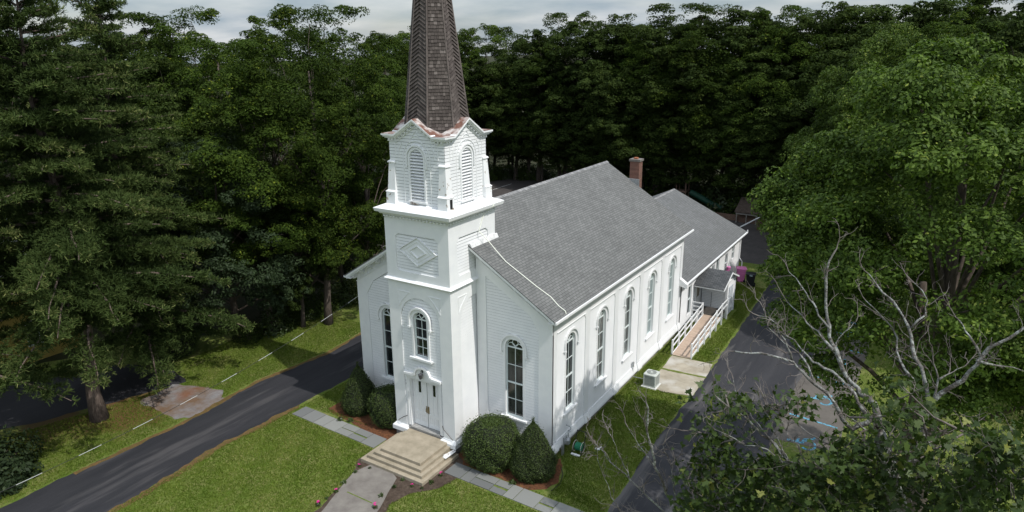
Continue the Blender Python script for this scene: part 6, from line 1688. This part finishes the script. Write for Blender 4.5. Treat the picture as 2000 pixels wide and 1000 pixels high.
for Q, r0, r1 in limbs:
    n = len(Q)
    # knobbly radii
    if Q is not lt:
        q2 = []
        for a, b in zip(Q[:-1], Q[1:]):
            m_ = max(1, int(np.linalg.norm(b-a)/.09))
            for j in range(m_): q2.append(a+(b-a)*j/m_+rngm.normal(size=3)*.008)
        q2.append(Q[-1]); nq = len(q2)
        bark.tube(q2, [(r0+(r1-r0)*(i/(nq-1))**.7)*.64*rngm.uniform(.78, 1.28) for i in range(nq)], 7, cap=True)
    else: bark.tube(Q, [(r0+(r1-r0)*(i/(n-1))**.8)*rngm.uniform(.88, 1.15) for i in range(n)], 8, cap=True)
    if Q is lt: continue
    tot = 0
    for i in range(1, n):
        a, b = Q[i-1], Q[i]; L = np.linalg.norm(b-a); f = i/n
        k = rngm.poisson(L*(3.5 if r0 > .05 else 7)*(.4+f)*1.2)
        for _ in range(k):
            p = a+(b-a)*rngm.uniform(); d = unit((b-a)/max(L, 1e-6)*.7+rngm.normal(size=3)*.6+np.array([0, 0, .25]))
            if p[2] < 11: continue
            twig(p, d, rngm.uniform(.10, .34), .0055, 2 if rngm.uniform() < .55 else 1)
    twig(Q[-1], unit(Q[-1]-Q[-2]), .3, .007, 2)
bark.build('limbs', M['bark_lichen'], NM, smooth=True); 
# maple leaves: lobed outline, slightly folded
half = [(0, 0), (.16, .02), (.34, -.10), (.30, .08), (.50, .22), (.34, .28), (.36, .42), (.20, .36), (.14, .50), (.15, .66), (.08, .60), (0, .85)]
outl = half+[(-x, y) for x, y in reversed(half[1:-1])]
LF = np.array(outl)-np.array([0, .3]); nl = len(LF)
blobs = []
brng = np.random.default_rng(5)
def blob(u, v, d, r, n): blobs.append((at(u, v, d), r, n))
for (u, v) in [(1400, 790), (1425, 785), (1380, 815), (1395, 835), (1420, 800), (1450, 805), (1510, 805), (1560, 790), (1530, 800), 
               (1400, 870), (1430, 880), (1385, 900), (1370, 930), (1395, 940), (1420, 925), (1450, 940), (1480, 930), (1500, 915), (1520, 935), (1550, 940), (1580, 930), (1610, 925), (1640, 915),
               (1650, 870), (1680, 880), (1700, 900), (1660, 900), (1360, 960), (1390, 980), (1425, 975), (1460, 985), (1500, 975), (1540, 985), (1580, 975), (1620, 970), (1660, 960), (1700, 950), (1690, 985), (1640, 1000),
               (1350, 990), (1760, 760), (1775, 790), (1800, 795), (1745, 810), (1770, 830), (1745, 850), (1780, 850), (1800, 880), (1760, 900), (1790, 935), (1820, 960), (1780, 980), (1850, 985), (1880, 960),
               (1900, 945), (1930, 935), (1960, 950), (1990, 940), (1950, 980), (1900, 990), (1930, 880), (1960, 870), (1990, 875), (1905, 895), (1975, 905), (1870, 900), (1340, 1010), (1440, 1010), (1560, 1015), (1850, 1020), (1960, 1015),
               (1710, 930), (1730, 900), (1670, 925), (1625, 945), (1490, 955)]:
    blob(u+brng.normal()*5, v+brng.normal()*5, brng.uniform(7.7, 8.9), brng.uniform(.18, .32), int(brng.uniform(46, 74)*(1.3 if v > 850 else .6)))
Vs = []; tn = []
for c, r, n in blobs:
    twig(c-np.array([0, 0, r]), unit(rngm.normal(size=3)+np.array([0, 0, 1.2])), r*1.6, .008, 2)
    nb = min(limbs[1:], key=lambda L_: min(np.linalg.norm(q-c) for q in L_[0]))
    q = min(nb[0], key=lambda q: np.linalg.norm(q-c)); s_ = q+(c-q)*.5+rngm.normal(size=3)*.06
    if np.linalg.norm(q-c) < 2.2: bark.v = bark.v; tw.tube([q, s_, c], [.014, .011, .006], 5, cap=False)
    P = c+rngm.normal(size=(n, 3))*r*.62*np.array([1, 1, .7])
    N_ = unit(rngm.normal(size=(n, 3))*.9+np.array([0.15, 0, 1.0])); t = unit(np.cross(N_, rngm.normal(size=(n, 3)))); t = unit(t-np.array([0, 0, .35])); b = unit(np.cross(N_, t)); N_ = unit(np.cross(t, b))
    n_ = n; S = rngm.uniform(.06, .135, (n, 1))
    X = LF[:, 0][None, :, None]; Y = LF[:, 1][None, :, None]
    V = P[:, None, :]+(b[:, None, :]*X+t[:, None, :]*Y)*S[:, None, :]+N_[:, None, :]*(np.abs(X)*.45-.45*Y*Y)*S[:, None, :]
    Vs.append(V); tn.append(np.clip(rngm.normal(.42, .2, n)+(rngm.uniform(size=n) < .05)*.5, 0, 1))
V = np.concatenate(Vs); o0 = np.array([20.3, -16.9, GZ])
quads_mesh('leaves', V-o0, np.concatenate(tn), M['lf_near'], NM, nv=nl)
tw.build('twigs', M['twig'], NM, smooth=True)

# ================================================================== GRASS (uncountable)
rg = np.random.default_rng(9)
def in_poly(x, y, P):
    P = np.array(P); n = len(P); c = np.zeros(len(x), bool); j = n-1
    for i in range(n):
        xi, yi = P[i]; xj, yj = P[j]
        m_ = ((yi > y) != (yj > y)) & (x < (xj-xi)*(y-yi)/((yj-yi) if yj != yi else 1e-9)+xi); c ^= m_; j = i
    return c
def tufts(poly, n, h, excl):
    P = np.array(poly); x0, y0 = P.min(0); x1, y1 = P.max(0)
    x = rg.uniform(x0, x1, n*3); y = rg.uniform(y0, y1, n*3); k = in_poly(x, y, poly)
    for e in excl: k &= ~in_poly(x, y, e)
    x = x[k][:n]; y = y[k][:n]; n = len(x)
    B = np.stack([x, y, np.full(n, GZ)], 1); a = rg.uniform(0, 6.28, n); w_ = .012+rg.uniform(0, .012, n); hh = h*rg.uniform(.5, 1.3, n)
    s_ = np.stack([np.cos(a), np.sin(a), np.zeros(n)], 1)*w_[:, None]; ln = np.stack([rg.normal(size=n)*.4*hh, rg.normal(size=n)*.4*hh, hh], 1)
    # patchy colour
    t = .42+.2*np.sin(x*.9+1)*np.sin(y*.7)+.15*np.sin(x*2.3+y*1.7)+rg.normal(size=n)*.18+.25*np.clip(np.sin(x*.55+2.1)*np.sin(y*.48+x*.2)-.35, 0, 1)
    return np.stack([B-s_, B+s_, B+ln], 1), np.clip(t, 0, 1)
bed = [G(*p)[:2] for p in [(757, 860), (735, 880), (700, 897), (690, 925), (655, 960), (612, 1000), (590, 1030), (620, 1045), (735, 1040), (760, 985), (800, 965), (855, 955), (900, 930), (905, 900), (880, 885), (820, 900)]]
stones = [[(-8.3, -3.75), (-1.9, -3.9), (-1.9, -2.3), (-8.3, -2.65)], [(2.2, -3.7), (9.7, -3.8), (9.7, -2.7), (2.2, -2.6)], [(-1.9, -5.1), (2.2, -5.1), (2.2, -2), (-1.9, -2)], bed,
          [(2.4, -2.7), (7.4, -2.6), (7.3, -.6), (6.5, .3), (6.1, 0), (6.1, 19), (-6.2, 19), (-7, -.8), (-7, -2.2), (-1.8, -2.5), (1.8, -2.5)],
          [(7.1, 9.5), (9.95, 9.6), (9.8, 14.6), (7.0, 14.6)], [(7.0, 14.5), (8.35, 14.5), (8.5, 25), (6.0, 25), (6.2, 21), (7, 21)], [(6.95, 9.35), (7.95, 9.35), (7.95, 10.4), (6.95, 10.4)]]
lawns = [([(-8.3, -16), (-8.7, -7.8), (-8.5, -3), (-8.5, 3), (-6, 3), (6, -1), (10, -2), (10.2, -8), (6, -9)], 90000, .07), ([(6.1, -2), (10.1, -2.4), (9.7, 12), (9.6, 18), (9.2, 31), (6.2, 31), (6.2, 0)], 60000, .07),
         ([(-19.5, -14), (-13, -16), (-12.9, -7.4), (-13.4, -2.2), (-12.8, 3), (-13.3, 8), (-20.5, 8), (-19.5, -3), (-16.8, -4.5)], 60000, .08), ([(18, 5), (18, 22), (33, 28), (33, 5)], 30000, .10)]
Vg = []; tg = []
for pl, n, h in lawns:
    v, t = tufts(pl, n, h, stones+[[(-17.3, -5.0), (-14.0, -3.9), (-12.75, -5.0), (-12.6, -6.9), (-13.3, -7.5), (-15.2, -7.4), (-17.0, -7.2)]]); Vg.append(v); tg.append(t)
g_ = quads_mesh('grass', np.concatenate(Vg), np.concatenate(tg), M['grassblade'], nv=3)
tag(g_, 'short green grass of the lawns round the church', 'grass', kind='stuff')
